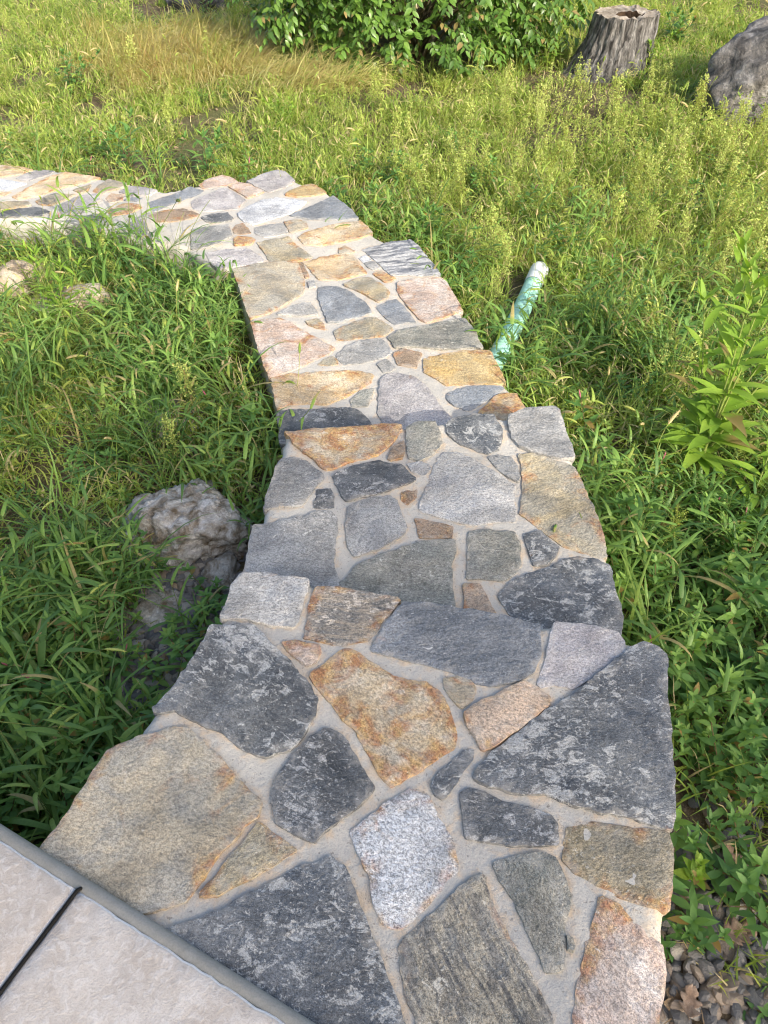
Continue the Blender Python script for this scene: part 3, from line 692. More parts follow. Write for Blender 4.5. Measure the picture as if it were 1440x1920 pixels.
M['tanrock'] = simple_mat('tan_rock', [(.30, .23, .15), (.44, .36, .27), (.52, .46, .38)], 7, .85, .012, 30, .25)
M['darkrock'] = simple_mat('dark_rock', [(.05, .05, .055), (.12, .12, .125)], 5, .85, .012, 30, .25)
BLOCK = []       # (x, y, r) kept free of grass
def rock(px, py, r, seed, mat, label, rz=0, sink=.35, name='rock', group=None, **kw):
    x, y = W(px, py, GZ); o = rock_mesh(name, M[mat], r, seed, **kw)
    o.location = (x, y, GZ + r[2] * (1 - sink * 2) * .55); o.rotation_euler = (0, 0, rz); tag(o, label, 'rock', group)
    BLOCK.append((x, y, max(r[0], r[1]) * .62)); return o
rock(356, 1000, (.25, .27, .15), 3, 'quartz', 'large rough white and brown rock beside the middle step', .3, .36, amp=.16, fine=.10, cuts=12, sub=6)
rock(418, 1085, (.085, .08, .06), 9, 'quartz', 'brown lump of rock between the white rock and the landing corner', 1.2, .3, amp=.3, fine=.06, sub=4)
rock(318, 790, (.15, .15, .09), 14, 'quartz', 'pale weathered rock half buried in grass left of the path', .8, .35, fine=.06)
rock(300, 1150, (.12, .09, .045), 15, 'quartz', 'low brown rock among gravel below the white rock', .2, .35, fine=.05, sub=4)
rock(140, 580, (.22, .16, .11), 21, 'tanrock', 'cream rock in the tall grass near the left edge', .2, .3)
rock(40, 540, (.18, .15, .11), 25, 'tanrock', 'brown rock at the left edge of the picture', 1.0, .3)
o = rock(1452, 205, (.92, .60, .50), 36, 'granite', 'big grey boulder at the upper right edge', .5, .12, name='boulder', amp=.16, cuts=10, fine=.06); o.rotation_euler = (0, -.30, .25)
rock(372, 18, (.42, .3, .22), 37, 'darkrock', 'dark rock at the top edge above the dry grass', .1, .15)

def stump():
    bx, by = W(1143, 136, GZ); H = .56; n = 150; rows = 34
    root = empty('tree_stump', (bx, by, gz(bx, by) - .04))
    tag(root, 'weathered hollow tree stump beside the shrub', 'stump'); root.scale = (.88, .88, .95)
    M['stump'] = simple_mat('stump_bark', [(.045, .042, .040), (.15, .144, .137), (.33, .322, .31)], 16, .9, .022, 40, .15, 6, (1.6, 1.6, .28), True)
    M['cut'] = simple_mat('stump_cut_wood', [(.17, .145, .115), (.30, .265, .22), (.42, .39, .345)], 14, .9, .006, 60, .15, 6, (1, 1, 1), True)
    M['hole'] = simple_mat('rotten_wood', [(.03, .022, .016), (.075, .05, .032)], 14, .95, .02, 30, .1)
    V = []; F = []
    for j in range(rows):
        t = j / (rows - 1)
        for i in range(n):
            a = 2 * math.pi * i / n
            r = .315 + .14 * (1 - t) ** 3.2 * (1 + .5 * math.cos(a - 3.4)) + .05 * (1 - t)
            rid = abs(fbm(math.cos(a) * 5.5, math.sin(a) * 5.5, t * 1.1 + .3 * math.sin(a * 3), 1.0, 3))
            r += -.045 * max(0, .28 - rid) * 2.2 + .02 + .018 * fbm(math.cos(a) * 2, math.sin(a) * 2, t * 2, 1.5, 3) + .012 * fbm(math.cos(a) * 9, math.sin(a) * 9, t * 4, 1, 3)
            V.append((r * math.cos(a) + t * .07, r * math.sin(a), H * t + (.03 * fbm(math.cos(a), math.sin(a), 2, 2, 2) if j == rows - 1 else 0)))
    for j in range(rows - 1):
        for i in range(n): F.append((j * n + i, j * n + (i + 1) % n, (j + 1) * n + (i + 1) % n, (j + 1) * n + i))
    mesh('bark', V, F, M['stump'], root)
    top = V[-n:]; V2 = []; F2 = []; cx, cy = .11, -.03
    for k, s in enumerate((1.0, .93, .8, .65, .5, .40)):
        for i in range(n):
            x, y, z = top[i]; a = math.atan2(y, x)
            hx, hy = cx + .15 * math.cos(2 * math.pi * i / n) * (1 + .35 * fbm(math.cos(a), math.sin(a), 2, 1.1, 2)), cy + .13 * math.sin(2 * math.pi * i / n) * (1 + .35 * fbm(math.cos(a), math.sin(a), 5, 1.1, 2))
            u = (1 - s) / .60
            V2.append((x * (1 - u) + hx * u, y * (1 - u) + hy * u, z - (.012 if k else 0.0) + .010 * fbm(x * s, y * s, k, 9, 3)))
    for k in range(5):
        for i in range(n): F2.append((k * n + i, k * n + (i + 1) % n, (k + 1) * n + (i + 1) % n, (k + 1) * n + i))
    mesh('cut_top', V2, F2, M['cut'], root)
    V3 = [tuple(p) for p in V2[-n:]]; F3 = []
    for k in range(1, 5):
        for i in range(n):
            x, y, z = V2[-n + i]; V3.append((x, y, z - .075 * k + .01 * fbm(x * 20, y * 20, k, 1, 2)))
        for i in range(n): F3.append(((k - 1) * n + i, (k - 1) * n + (i + 1) % n, k * n + (i + 1) % n, k * n + i))
    V3.append((cx, cy, H - .32)); 
    for i in range(n): F3.append((4 * n + i, 4 * n + (i + 1) % n, len(V3) - 1))
    mesh('hollow', V3, F3, M['hole'], root)
    BLOCK.append((bx, by, .38))
stump()

def pipe():
    zc = GZ + .058
    a = Vector((*W(905, 720, zc), zc)); b = Vector((*W(1014, 512, zc), zc + .03)); root = empty('drain_pipe', tuple(a)); 
    tag(root, 'pale green drain pipe with white end lying in the grass', 'pipe')
    for k_, c1, c2 in (('teal', (.30, .60, .48), (.38, .66, .55)), ('white', (.74, .78, .76), (.80, .82, .80))):
        t = NT(k_ + '_plastic'); t.put(t.b.inputs['Base Color'], t.mix(t.step(t.noise(t.pos(), 6, 3), .4, .6), c1, c2)); t.b.inputs['Roughness'].default_value = .42; M[k_] = t.m
    L = (b - a).length; d = (b - a) / L; mb = MB(); N = int(L / .006); pts = []; rd = []
    for i in range(N + 1):
        t = i / N; bow = Vector((.012 * math.sin(t * math.pi * 1.3), 0, .01 * math.sin(t * 5)))
        pts.append(d * (L * t) + bow); rd.append(.049 + .0014 * math.sin(i * .006 / .021 * 2 * math.pi))
    cut = int(N * .86)
    mb.tube(pts[:cut + 1], rd[:cut + 1], 22); mb.build('pipe_wall', M['teal'], root)
    mb = MB(); mb.tube(pts[cut - 3:], [.0525] * 2 + [.053] * (len(pts) - cut - 1) + [.052] * 2, 22)
    e = pts[-1]; dd = (pts[-1] - pts[-3]).normalized()
    mb.tube([e, e + dd * .002, e - dd * .03], [.052, .046, .045], 22); mb.build('end_collar', M['white'], root)
    for i in range(0, N, 6): BLOCK.append((a.x + pts[i].x, a.y + pts[i].y, .045)); BLOCK.append((a.x + pts[i].x, a.y + pts[i].y - .09, .03 + .05 * i / N))
pipe()

# ------------------------------------------------------------------ shrub and single plants
def V3d(a, e): return Vector((math.cos(a) * math.cos(e), math.sin(a) * math.cos(e), math.sin(e)))
def shrub(x, y, rx, ry, h, nleaf, label, seed, leaf=.078, mat='shrub', name='shrub', low=.12):
    r = random.Random(seed); g = gz(x, y)
    root = empty(name, (x, y, g)); tag(root, label, 'shrub')
    br = MB(); lf = MB(); tips = []
    for i in range(46):
        a = r.uniform(0, 2 * math.pi); s = math.sqrt(r.uniform(.05, 1)); top = Vector((math.cos(a) * rx * s, math.sin(a) * ry * s, h * (low + (1 - low) * r.uniform(.25, 1) * math.sqrt(max(.04, 1 - s * s * .8)))))
        b0 = Vector((r.uniform(-.15, .15), r.uniform(-.15, .15), 0)); mid = b0.lerp(top, .5) + Vector((0, 0, .25 * h * s))
        pts = [b0.lerp(mid, t).lerp(mid.lerp(top, t), t) for t in (0, .2, .4, .6, .8, 1)]
        br.tube(pts, [.018, .016, .013, .010, .007, .003], 6, r.random(), 1.0)
    br.build('branches', M['shrub'], root)
    for i in range(nleaf // 9):
        # a twig near the shell of the crown with leaves along it
        a = r.uniform(0, 2 * math.pi); u = r.uniform(-.68, 1.0); e = math.asin(u)
        k = r.uniform(.70, 1.03) * (1 + .16 * fbm(math.cos(a) * 1.5, math.sin(a) * 1.5, u * 1.5 + seed, 1.6, 3))
        c = Vector((math.cos(a) * math.cos(e) * rx * k, math.sin(a) * math.cos(e) * ry * k, h * .42 + math.sin(e) * h * .58 * k))
        if c.z < h * .03: continue
        out = Vector((c.x / rx ** 2, c.y / ry ** 2, (c.z - h * .4) / h ** 2)).normalized()
        td = (out + Vector((r.gauss(0, .5), r.gauss(0, .5), r.gauss(-.15, .4)))).normalized(); L = r.uniform(.14, .28)
        ps = [c + td * (L * t) + Vector((0, 0, -.10 * L * t * t)) for t in (0, .33, .66, 1)]
        lf.tube(ps, [.003, .0025, .002, .001], 3, r.random(), 1.0)
        for q in range(9):
            t = q / 8; p = c + td * (L * t) + Vector((0, 0, -.1 * L * t * t)); sd = td.cross(Vector((0, 0, 1)))
            sd = sd.normalized() if sd.length > .1 else Vector((1, 0, 0))
            ld = (td * .5 + sd * (1 if q % 2 else -1) * .8 + Vector((0, 0, r.uniform(-.75, -.05)))).normalized()
            s = r.uniform(.7, 1.2) * leaf
            lf.leaf(p, ld, (Vector((0, 0, 1)) + out * .5 + Vector((r.gauss(0, .25), r.gauss(0, .25), 0))), s, s * .52, r.random(), 0.0, r.uniform(.1, .35), 4, .2)
    lf.build('foliage', M[mat], root)
    BLOCK.append((x, y, min(rx, ry) * .75))
    return root
shrub(.28, 8.9, 1.62, 1.05, 1.95, 18000, 'big dense dark green leafy shrub left of the stump', 5)
shrub(-2.6, 13.2, 1.5, 1.1, 1.3, 3000, 'green bush far behind the dry grass at the top left', 8, .07)
shrub(2.2, 12.6, 1.6, 1.2, 1.1, 3600, 'low bright green bush behind the stump at the top right', 12, .07, 'lime')
shrub(4.3, 12.8, 1.4, 1.2, .9, 2600, 'low green bush behind the boulder at the top right corner', 13, .07, 'crab')

def weed(px, py, label, seed, stems=3, h=.35, nl=9, leaf=.07, w=.28, mat='broad', lean=(0, 0), spread=.35, name='weed', cat='weed', opp=False, serr=False, group=None, droop=.35, at=None, el=.35):
    x, y = at if at else W(px, py, GZ); r = random.Random(seed)
    root = empty(name, (x, y, gz(x, y) - .005)); tag(root, label, cat, group)
    for s in range(stems):
        st = MB(); lf = MB(); hh = h * r.uniform(.7, 1.05)
        a = r.uniform(0, 2 * math.pi); dx = lean[0] + math.cos(a) * spread * hh * r.uniform(.3, 1); dy = lean[1] + math.sin(a) * spread * hh * r.uniform(.3, 1)
        f = lambda t: Vector((dx * t ** 1.4, dy * t ** 1.4, hh * (t - .10 * t * t)))
        b0 = Vector((r.uniform(-.02, .02), r.uniform(-.02, .02), 0))
        pts = [b0 + f(t / 7) for t in range(8)]
        st.tube(pts, [.0042 * (1 - .7 * t / 7) * (h / .4) ** .5 for t in range(8)], 5, r.random(), 1.0)
        so = st.build('stem', M[mat], root)
        az = r.uniform(0, 6.28)
        for i in range(nl):
            t = .14 + .86 * (i + .5) / nl; p = b0 + f(t); az += 2.4
            sz = leaf * (1.15 - .55 * t) * r.uniform(.8, 1.15)
            for k in ((0, math.pi) if opp else (0,)):
                dvec = V3d(az + k, el + .5 * t + r.uniform(-.15, .15))
                lf.leaf(p, dvec, Vector((0, 0, 1)), sz, sz * w, r.random(), 0.0, droop, 5, .22)
        for k in range(4):
            lf.leaf(pts[-1], V3d(az + k * 1.57, .9), Vector((0, 0, 1)), leaf * .5, leaf * .5 * w, r.random(), 0.0, .1, 3, .25)
        lf.build('leaves', M[mat], root)
    return root
weed(1290, 905, 'tall lime green weed with long toothed leaves at the right edge', 41, 8, .92, 19, .19, .26, 'lime', (.22, .42), .42, 'tall_weed', droop=.28)
weed(1395, 990, 'leaning leafy weed stalk at the right edge below the tall lime weed', 42, 3, .55, 11, .16, .24, 'lime', (.22, .34), .3, 'tall_weed')
weed(1298, 1662, 'small lime green seedling growing against the landing by the gravel', 43, 2, .16, 3, .055, .5, 'lime', (-.02, 0), .3, 'seedling', opp=True, droop=.15)
weed(1320, 1590, 'dark green seedling with narrow leaves just behind the lime seedling', 44, 3, .14, 5, .07, .3, 'broad', (0, 0), .5, 'seedling')
weed(1290, 1745, 'low three stemmed sprout in the gravel nearest the landing corner', 45, 3, .11, 4, .05, .36, 'broad', (-.02, 0), .5, 'seedling', opp=True)
weed(130, 625, 'lush pale green leafy weed standing in the grass at the left', 46, 6, .46, 14, .115, .2, 'lime', (0, 0), .45, 'leafy_weed')
weed(250, 330, 'leafy weed just behind the curving path at the left', 47, 4, .42, 9, .12, .3, 'broad', (0, 0), .4, 'leafy_weed')
weed(395, 335, 'broad leaved weed behind the bend of the path', 48, 4, .36, 8, .13, .3, 'broad', (0, 0), .45, 'leafy_weed')
weed(535, 240, 'yellow green weed patch in the meadow below the dry grass', 49, 7, .26, 8, .075, .4, 'lime', (0, 0), .8, 'leafy_weed')
weed(790, 470, 'dark leaved weed against the right edge of the path bend', 50, 6, .26, 7, .13, .26, 'broad', (.05, .05), .7, 'leafy_weed')
weed(712, 415, 'second dark leaved weed beside the outer curve of the path', 51, 5, .22, 6, .12, .26, 'broad', (.05, .05), .7, 'leafy_weed')
weed(140, 175, 'rounded leafy weed on the far left lawn', 52, 9, .34, 8, .09, .45, 'broad', (0, 0), 1.0, 'leafy_weed')
weed(395, 75, 'upright blue green sapling in the dry grass', 53, 4, .55, 12, .08, .5, 'shrub', (0, 0), .3, 'sapling')
weed(480, 85, 'slender light green sapling at the edge of the dry grass', 54, 3, .5, 11, .09, .3, 'lime', (0, 0), .3, 'sapling')
weed(1028, 132, 'upright pale yellow green plant between the shrub and the stump', 55, 7, .75, 16, .085, .32, 'lime', (.02, 0), .32, 'sapling')
weed(975, 128, 'darker upright plant at the right end of the shrub', 56, 5, .8, 16, .08, .34, 'crab', (.0, 0), .28, 'sapling')
weed(1215, 150, 'light green weed at the right foot of the stump', 57, 6, .36, 9, .10, .3, 'lime', (.05, 0), .6, 'leafy_weed')
weed(1262, 90, 'dark leafy weed between the stump and the boulder', 58, 7, .34, 9, .13, .4, 'broad', (0, 0), .8, 'leafy_weed')
weed(1395, 240, 'green weed at the foot of the grey boulder', 59, 6, .28, 8, .09, .35, 'crab', (0, 0), .8, 'leafy_weed')

def foxhead(mb, p, d, r, L=.05):
    n = 8; pts = [p]; dd = d.normalized()
    for i in range(n):
        dd = (dd + Vector((0, 0, -.09))).normalized(); pts.append(pts[-1] + dd * (L / n))
    mb.tube(pts, [.0015] + [.0034, .0042, .0045, .0044, .0042, .0038, .003, .0012], 6, r.random(), 0.0)
    for i in range(70):
        k = r.uniform(.05, 1) * (len(pts) - 1); j = min(int(k), len(pts) - 2); q = pts[j].lerp(pts[j + 1], k - j)
        o = Vector((r.gauss(0, 1), r.gauss(0, 1), r.gauss(0, 1))).normalized(); o = (o + dd * .9).normalized()
        s = o.orthogonal().normalized() * .0005
        mb.add([q - s, q + s, q + o * .0125], [(0, 1, 2)], [(.9, 1, 0, 1)] * 3)
def wide_grass(px, py, label, seed, n=7, L=(.22, .36), w=.024, head=True):
    x, y = W(px, py, GZ); r = random.Random(seed); root = empty('foxtail_grass', (x, y, gz(x, y) - .01)); tag(root, label, 'plant')
    for i in range(n):
        mb = MB(); mb.blade(Vector((r.gauss(0, .02), r.gauss(0, .02), r.uniform(0, .14))), r.uniform(0, 6.28), r.uniform(*L), w * r.uniform(.6, 1.1), r.uniform(.6, 1.25), r.uniform(1.2, 2.2), 9, r.random() * .5, 0.0, .25, r.uniform(-.5, .5)); mb.build('blade', M['crab'], root)
    if head:
        for k in range(2):
            mb = MB(); a = r.uniform(0, 6.28); d = V3d(a, 1.2); st = [Vector((0, 0, 0))]
            for i in range(8): st.append(st[-1] + d * .045); d = (d + Vector((math.cos(a) * .09, math.sin(a) * .09, -.08))).normalized()
            mb.tube(st, [.0016] * 9, 5, r.random(), 1.0); mb.build('stalk', M['crab'], root); mb = MB(); foxhead(mb, st[-1], d, r, .065); mb.build('seed_head', M['wisp'], root)

# ------------------------------------------------------------------ ground cover (uncountable)
wide_grass(20, 1560, 'wide bladed foxtail grass at the lower left corner by the tiles', 61)
wide_grass(95, 1290, 'wide bladed grass tuft among leafy weeds left of the dark landing stone', 62)
wide_grass(30, 1130, 'wide bladed foxtail grass at the left edge level with the white rock', 63)
wide_grass(215, 1200, 'small wide bladed grass tuft below the white rock', 64, 5, (.16, .26), .018, False)
wide_grass(1405, 1180, 'wide bladed foxtail grass at the right edge beside the landing', 65)
hid = bpy.data.collections.new('sources')
def as_source(o):
    C.objects.unlink(o); hid.objects.link(o); return o
def clump_lawn(seed, n=46, rad=.085, L=(.05, .12), w=.0048, mat='lawn'):
    r = random.Random(seed); mb = MB()
    for i in range(n):
        a = r.uniform(0, 6.28); d = rad * math.sqrt(r.random())
        mb.blade(Vector((math.cos(a) * d, math.sin(a) * d, -.008)), r.uniform(0, 6.28), r.uniform(*L), w * r.uniform(.7, 1.3), r.uniform(.35, 1.4), r.uniform(.2, 1.7), 4, r.random(), 0.0, 0, r.uniform(-.6, .6))
    return as_source(mb.build('lawn_clump', M[mat]))
def clump_crab(seed, stems=4, H=(.14, .28), w=.0125, heads=0, mat='crab', leafL=(.09, .19)):
    r = random.Random(seed); mb = MB()
    for s in range(stems):
        a = r.uniform(0, 6.28); e = r.uniform(.7, 1.35); h = r.uniform(*H); b0 = Vector((r.gauss(0, .03), r.gauss(0, .03), -.01))
        pts = [b0]; d = V3d(a, e)
        for i in range(6):
            pts.append(pts[-1] + d * (h / 6)); d = (d + Vector((r.gauss(0, .05), r.gauss(0, .05), .04 - .05 * i / 6))).normalized()
        mb.tube(pts, [.0019, .0018, .0017, .0016, .0014, .0012, .001], 4, r.random(), 1.0)
        az = r.uniform(0, 6.28)
        for i in range(1, 7):
            az += math.pi + r.uniform(-.5, .5)
            mb.blade(pts[i], az, r.uniform(*leafL) * (1.05 - .06 * i), w * r.uniform(.7, 1.15), r.uniform(.35, 1.15), r.uniform(.7, 2.0), 6, r.random(), 0.0, .28, r.uniform(-.5, .5))
        if heads and r.random() < heads:
            t = pts[-1]; L = r.uniform(.08, .16); st = [t]
            for i in range(5):
                st.append(st[-1] + d * (L / 5)); d = (d + Vector((math.cos(az) * .08, math.sin(az) * .08, -.07))).normalized()
            mb.tube(st, [.001] * 6, 4, r.random(), 1.0); foxhead(mb, st[-1], d, r, r.uniform(.035, .06))
    for i in range(7):
        mb.blade(Vector((r.gauss(0, .035), r.gauss(0, .035), -.01)), r.uniform(0, 6.28), r.uniform(.10, .22), w * r.uniform(.5, .9), r.uniform(.6, 1.4), r.uniform(.5, 1.9), 6, r.random(), 0.0, .28)
    return as_source(mb.build('blade_clump', M[mat]))
def clump_broad(seed, stems=4, H=(.10, .22), leaf=.042, w=.46, mat='broad', pink=False):
    r = random.Random(seed); mb = MB()
    for s in range(stems):
        a = r.uniform(0, 6.28); e = r.uniform(.45, 1.3); h = r.uniform(*H); b0 = Vector((r.gauss(0, .03), r.gauss(0, .03), -.01)); d = V3d(a, e); pts = [b0]
        for i in range(7):
            pts.append(pts[-1] + d * (h / 7)); d = (d + Vector((0, 0, .05))).normalized()
        mb.tube(pts, [.0016] * 7 + [.0009], 4, r.random(), 1.0); az = r.uniform(0, 6.28)
        for i in range(1, 8):
            az += 1.57 + r.uniform(-.3, .3)
            for k in (0, math.pi):
                sz = leaf * r.uniform(.75, 1.2) * (1.1 - .05 * i)
                mb.leaf(pts[i], V3d(az + k, r.uniform(.0, .5)), Vector((r.gauss(0, .2), r.gauss(0, .2), 1)), sz, sz * w, min(1, r.random() * .8 + (.25 if i > 5 else 0)), 0.0, r.uniform(.05, .3), 4, .18)
        if pink and s == 0: mb.tube([pts[-1] + d * (.006 * q_) for q_ in range(8)], [.001, .0012, .0026, .003, .003, .0027, .002, .0008], 5, r.random(), 2.0)
        for k in range(4): mb.leaf(pts[-1], V3d(az + k * 1.57, .7), Vector((0, 0, 1)), leaf * .6, leaf * .25, .95, 0.0, .1, 3, .2)
    return as_source(mb.build('leafy_clump', M[mat]))
def clump_wisp(seed, stems=3, H=(.22, .42)):
    r = random.Random(seed); mb = MB()
    for s in range(stems):
        h = r.uniform(*H); a = r.uniform(0, 6.28); lean = r.uniform(0, .3); b0 = Vector((r.gauss(0, .03), r.gauss(0, .03), -.01))
        f = lambda t: b0 + Vector((math.cos(a) * lean * h * t * t, math.sin(a) * lean * h * t * t, h * t))
        mb.tube([f(t / 5) for t in range(6)], [.0016, .0015, .0013, .0011, .0009, .0006], 4, r.random(), 1.0)
        for i in range(22):
            t = r.uniform(.25, 1); p = f(t); L = h * r.uniform(.08, .24) * (1.25 - t); d = V3d(r.uniform(0, 6.28), r.uniform(.3, 1.1)); e = p + d * L
            mb.ribbon([p, p.lerp(e, .5), e], [.0007, .0006, .0004], d.orthogonal(), r.random(), 1.0)
            for q in range(6):
                c = p.lerp(e, r.uniform(.3, 1.05)) + Vector((r.gauss(0, .005), r.gauss(0, .005), r.gauss(0, .005))); z = r.uniform(.0028, .0055)
                u = Vector((r.gauss(0, 1), r.gauss(0, 1), r.gauss(0, 1))).normalized(); v = u.orthogonal().normalized()
                mb.add([c - u * z, c + v * z, c + u * z, c - v * z], [(0, 1, 2, 3)], [(.5 + .5 * r.random(), 1, 0, 1)] * 4)
            if r.random() < .7: mb.leaf(p, V3d(r.uniform(0, 6.28), .5), Vector((0, 0, 1)), r.uniform(.02, .05), .006, r.random(), 0.0, .3, 3, .2)
    return as_source(mb.build('seed_clump', M['wisp']))
def clump_dry(seed, n=36):
    r = random.Random(seed); mb = MB()
    for i in range(n):
        mb.blade(Vector((r.gauss(0, .06), r.gauss(0, .06), -.01 + r.uniform(0, .02))), r.gauss(0, .42), r.uniform(.22, .5), .0062 * r.uniform(.6, 1.4), r.uniform(.5, 1.25), r.uniform(.9, 1.9), 7, r.random(), 0.0, 0, r.uniform(-.5, .5))
    return as_source(mb.build('dry_clump', M['dry']))
SRC = {}
SRC['lawn'] = [clump_lawn(100 + i) for i in range(4)] + [clump_lawn(110 + i, 34, .09, (.07, .17), .0058) for i in range(4)]
SRC['crab'] = [clump_crab(200 + i) for i in range(5)] + [clump_crab(210 + i, 5, (.18, .34), .0135, .22) for i in range(3)]
def clump_tall(seed):
    r = random.Random(seed); mb = MB()
    for i in range(16):
        mb.blade(Vector((r.gauss(0, .035), r.gauss(0, .035), -.01)), r.uniform(0, 6.28), r.uniform(.24, .46), r.uniform(.004, .011), r.uniform(.95, 1.45), r.uniform(1.0, 2.3), 8, r.random(), 0.0, .25, r.uniform(-.5, .5))
    for i in range(3):
        a = r.uniform(0, 6.28); d = V3d(a, r.uniform(1.1, 1.4)); st = [Vector((r.gauss(0, .02), r.gauss(0, .02), 0))]; L = r.uniform(.035, .055)
        for k in range(8): st.append(st[-1] + d * L); d = (d + Vector((math.cos(a) * .07, math.sin(a) * .07, -.06))).normalized()
        mb.tube(st, [.0013] * 9, 4, r.random(), 1.0)
        if r.random() < .5: foxhead(mb, st[-1], d, r, r.uniform(.04, .06))
    return as_source(mb.build('tall_clump', M['crab']))
SRC['tall'] = [clump_tall(250 + i) for i in range(6)]
SRC['crabs'] = [clump_crab(230 + i, 5, (.07, .17), .0085, .05, 'lawn', (.05, .12)) for i in range(5)]
SRC['broad'] = [clump_broad(300 + i) for i in range(3)] + [clump_broad(310 + i, 5, (.08, .18), .032, .42) for i in range(2)] + [clump_broad(320 + i, 3, (.14, .26), .066, .33, 'broad', i == 0) for i in range(3)]
SRC['meadow'] = [clump_broad(330 + i, 5, (.06, .15), .022, .42, 'lawn') for i in range(3)] + [clump_broad(340 + i, 4, (.08, .17), .034, .36, 'crab') for i in range(2)]
SRC['wisp'] = [clump_wisp(400 + i) for i in range(4)]
SRC['dry'] = [clump_dry(500 + i) for i in range(4)]
def pebble(seed, mat):
    o = rock_mesh('pebble', mat, (.0195, .0145, .0085), seed, 2, .12, 11, .03); o.data.polygons.foreach_set('use_smooth', [False] * len(o.data.polygons)); return as_source(o)
M['gravel'] = simple_mat('gravel_stone', [(.09, .09, .095), (.19, .185, .18), (.34, .31, .27)], 1.2, .6, .002, 200, .4, 3, (40, 40, 40))
t_ = NT('gravel_stone'); r_ = t_.rand(); n_g = t_.noise(t_.pos(), 90, 4, .6)
c_ = t_.mix(t_.step(r_, .25, .3), (.10, .105, .115), (.19, .185, .18)); c_ = t_.mix(t_.step(r_, .62, .66), c_, (.27, .215, .165)); c_ = t_.mix(t_.step(r_, .88, .9), c_, (.42, .39, .34))
t_.put(t_.b.inputs['Base Color'], t_.mix(t_.math('MULTIPLY', n_g, .6), c_, (.09, .085, .08))); t_.b.inputs['Roughness'].default_value = .55
t_.put(t_.b.inputs['Normal'], t_.bump(t_.noise(t_.pos(), 260, 4), .003)); M['gravel'] = t_.m
SRC['gravel'] = [pebble(600 + i, M['gravel']) for i in range(8)]
M['litter'] = simple_mat('leaf_litter', [(.13, .085, .05), (.25, .18, .11), (.36, .29, .20)], 30, .85, .002, 90, .2)
def litter(seed):
    r = random.Random(seed); mb = MB()
    for i in range(5):
        p = Vector((r.gauss(0, .03), r.gauss(0, .03), .004 + r.uniform(0, .012)))
        if i < 2: mb.leaf(p, V3d(r.uniform(0, 6.28), r.uniform(-.1, .3)), Vector((r.gauss(0, .4), r.gauss(0, .4), 1)), r.uniform(.025, .05), .022, r.random(), 0, .2, 4, .3)
        else: mb.blade(p, r.uniform(0, 6.28), r.uniform(.04, .12), .003, r.uniform(-.1, .3), .3, 3, r.random())
    return as_source(mb.build('litter', M['litter']))
SRC['litter'] = [litter(700 + i) for i in range(4)]

def gn_tree(coll):
    ng = bpy.data.node_groups.new('scatter_' + coll.name, 'GeometryNodeTree')
    ng.interface.new_socket('Geometry', in_out='INPUT', socket_type='NodeSocketGeometry'); ng.interface.new_socket('Geometry', in_out='OUTPUT', socket_type='NodeSocketGeometry')
    n, l = ng.nodes, ng.links
    gi = n.new('NodeGroupInput'); go = n.new('NodeGroupOutput'); mp = n.new('GeometryNodeMeshToPoints'); iop = n.new('GeometryNodeInstanceOnPoints'); ci = n.new('GeometryNodeCollectionInfo')
    ci.inputs['Collection'].default_value = coll; ci.inputs['Separate Children'].default_value = True; ci.inputs['Reset Children'].default_value = True
    def at(nm, ty):
        a = n.new('GeometryNodeInputNamedAttribute'); a.data_type = ty; a.inputs['Name'].default_value = nm; return a.outputs[0]
    l.new(gi.outputs[0], mp.inputs['Mesh']); l.new(mp.outputs[0], iop.inputs['Points']); l.new(ci.outputs[0], iop.inputs['Instance']); iop.inputs['Pick Instance'].default_value = True
    l.new(at('idx', 'INT'), iop.inputs['Instance Index']); l.new(at('scl', 'FLOAT'), iop.inputs['Scale'])
    e2r = n.new('FunctionNodeEulerToRotation'); l.new(at('rot', 'FLOAT_VECTOR'), e2r.inputs[0]); l.new(e2r.outputs[0], iop.inputs['Rotation'])
    l.new(iop.outputs[0], go.inputs[0]); return ng
def scatter(name, key, pts, label, cat):
    """pts: rows (x, y, z, rx, ry, rz, scale)"""
    coll = bpy.data.collections.new(key + '_set')
    for o in SRC[key]: coll.objects.link(o)
    pts = np.array(pts, dtype=np.float32)
    me = bpy.data.meshes.new(name); me.from_pydata([tuple(p) for p in pts[:, :3].tolist()], [], [])
    a = me.attributes.new('rot', 'FLOAT_VECTOR', 'POINT'); a.data.foreach_set('vector', pts[:, 3:6].ravel().copy())
    a = me.attributes.new('scl', 'FLOAT', 'POINT'); a.data.foreach_set('value', pts[:, 6].copy())
    a = me.attributes.new('idx', 'INT', 'POINT'); a.data.foreach_set('value', rng.integers(0, len(SRC[key]), len(pts)).astype(np.int32))
    o = bpy.data.objects.new(name, me); C.objects.link(o)
    m = o.modifiers.new('scatter', 'NODES'); m.node_group = gn_tree(coll)
    tag(o, label, cat, kind='stuff'); return o

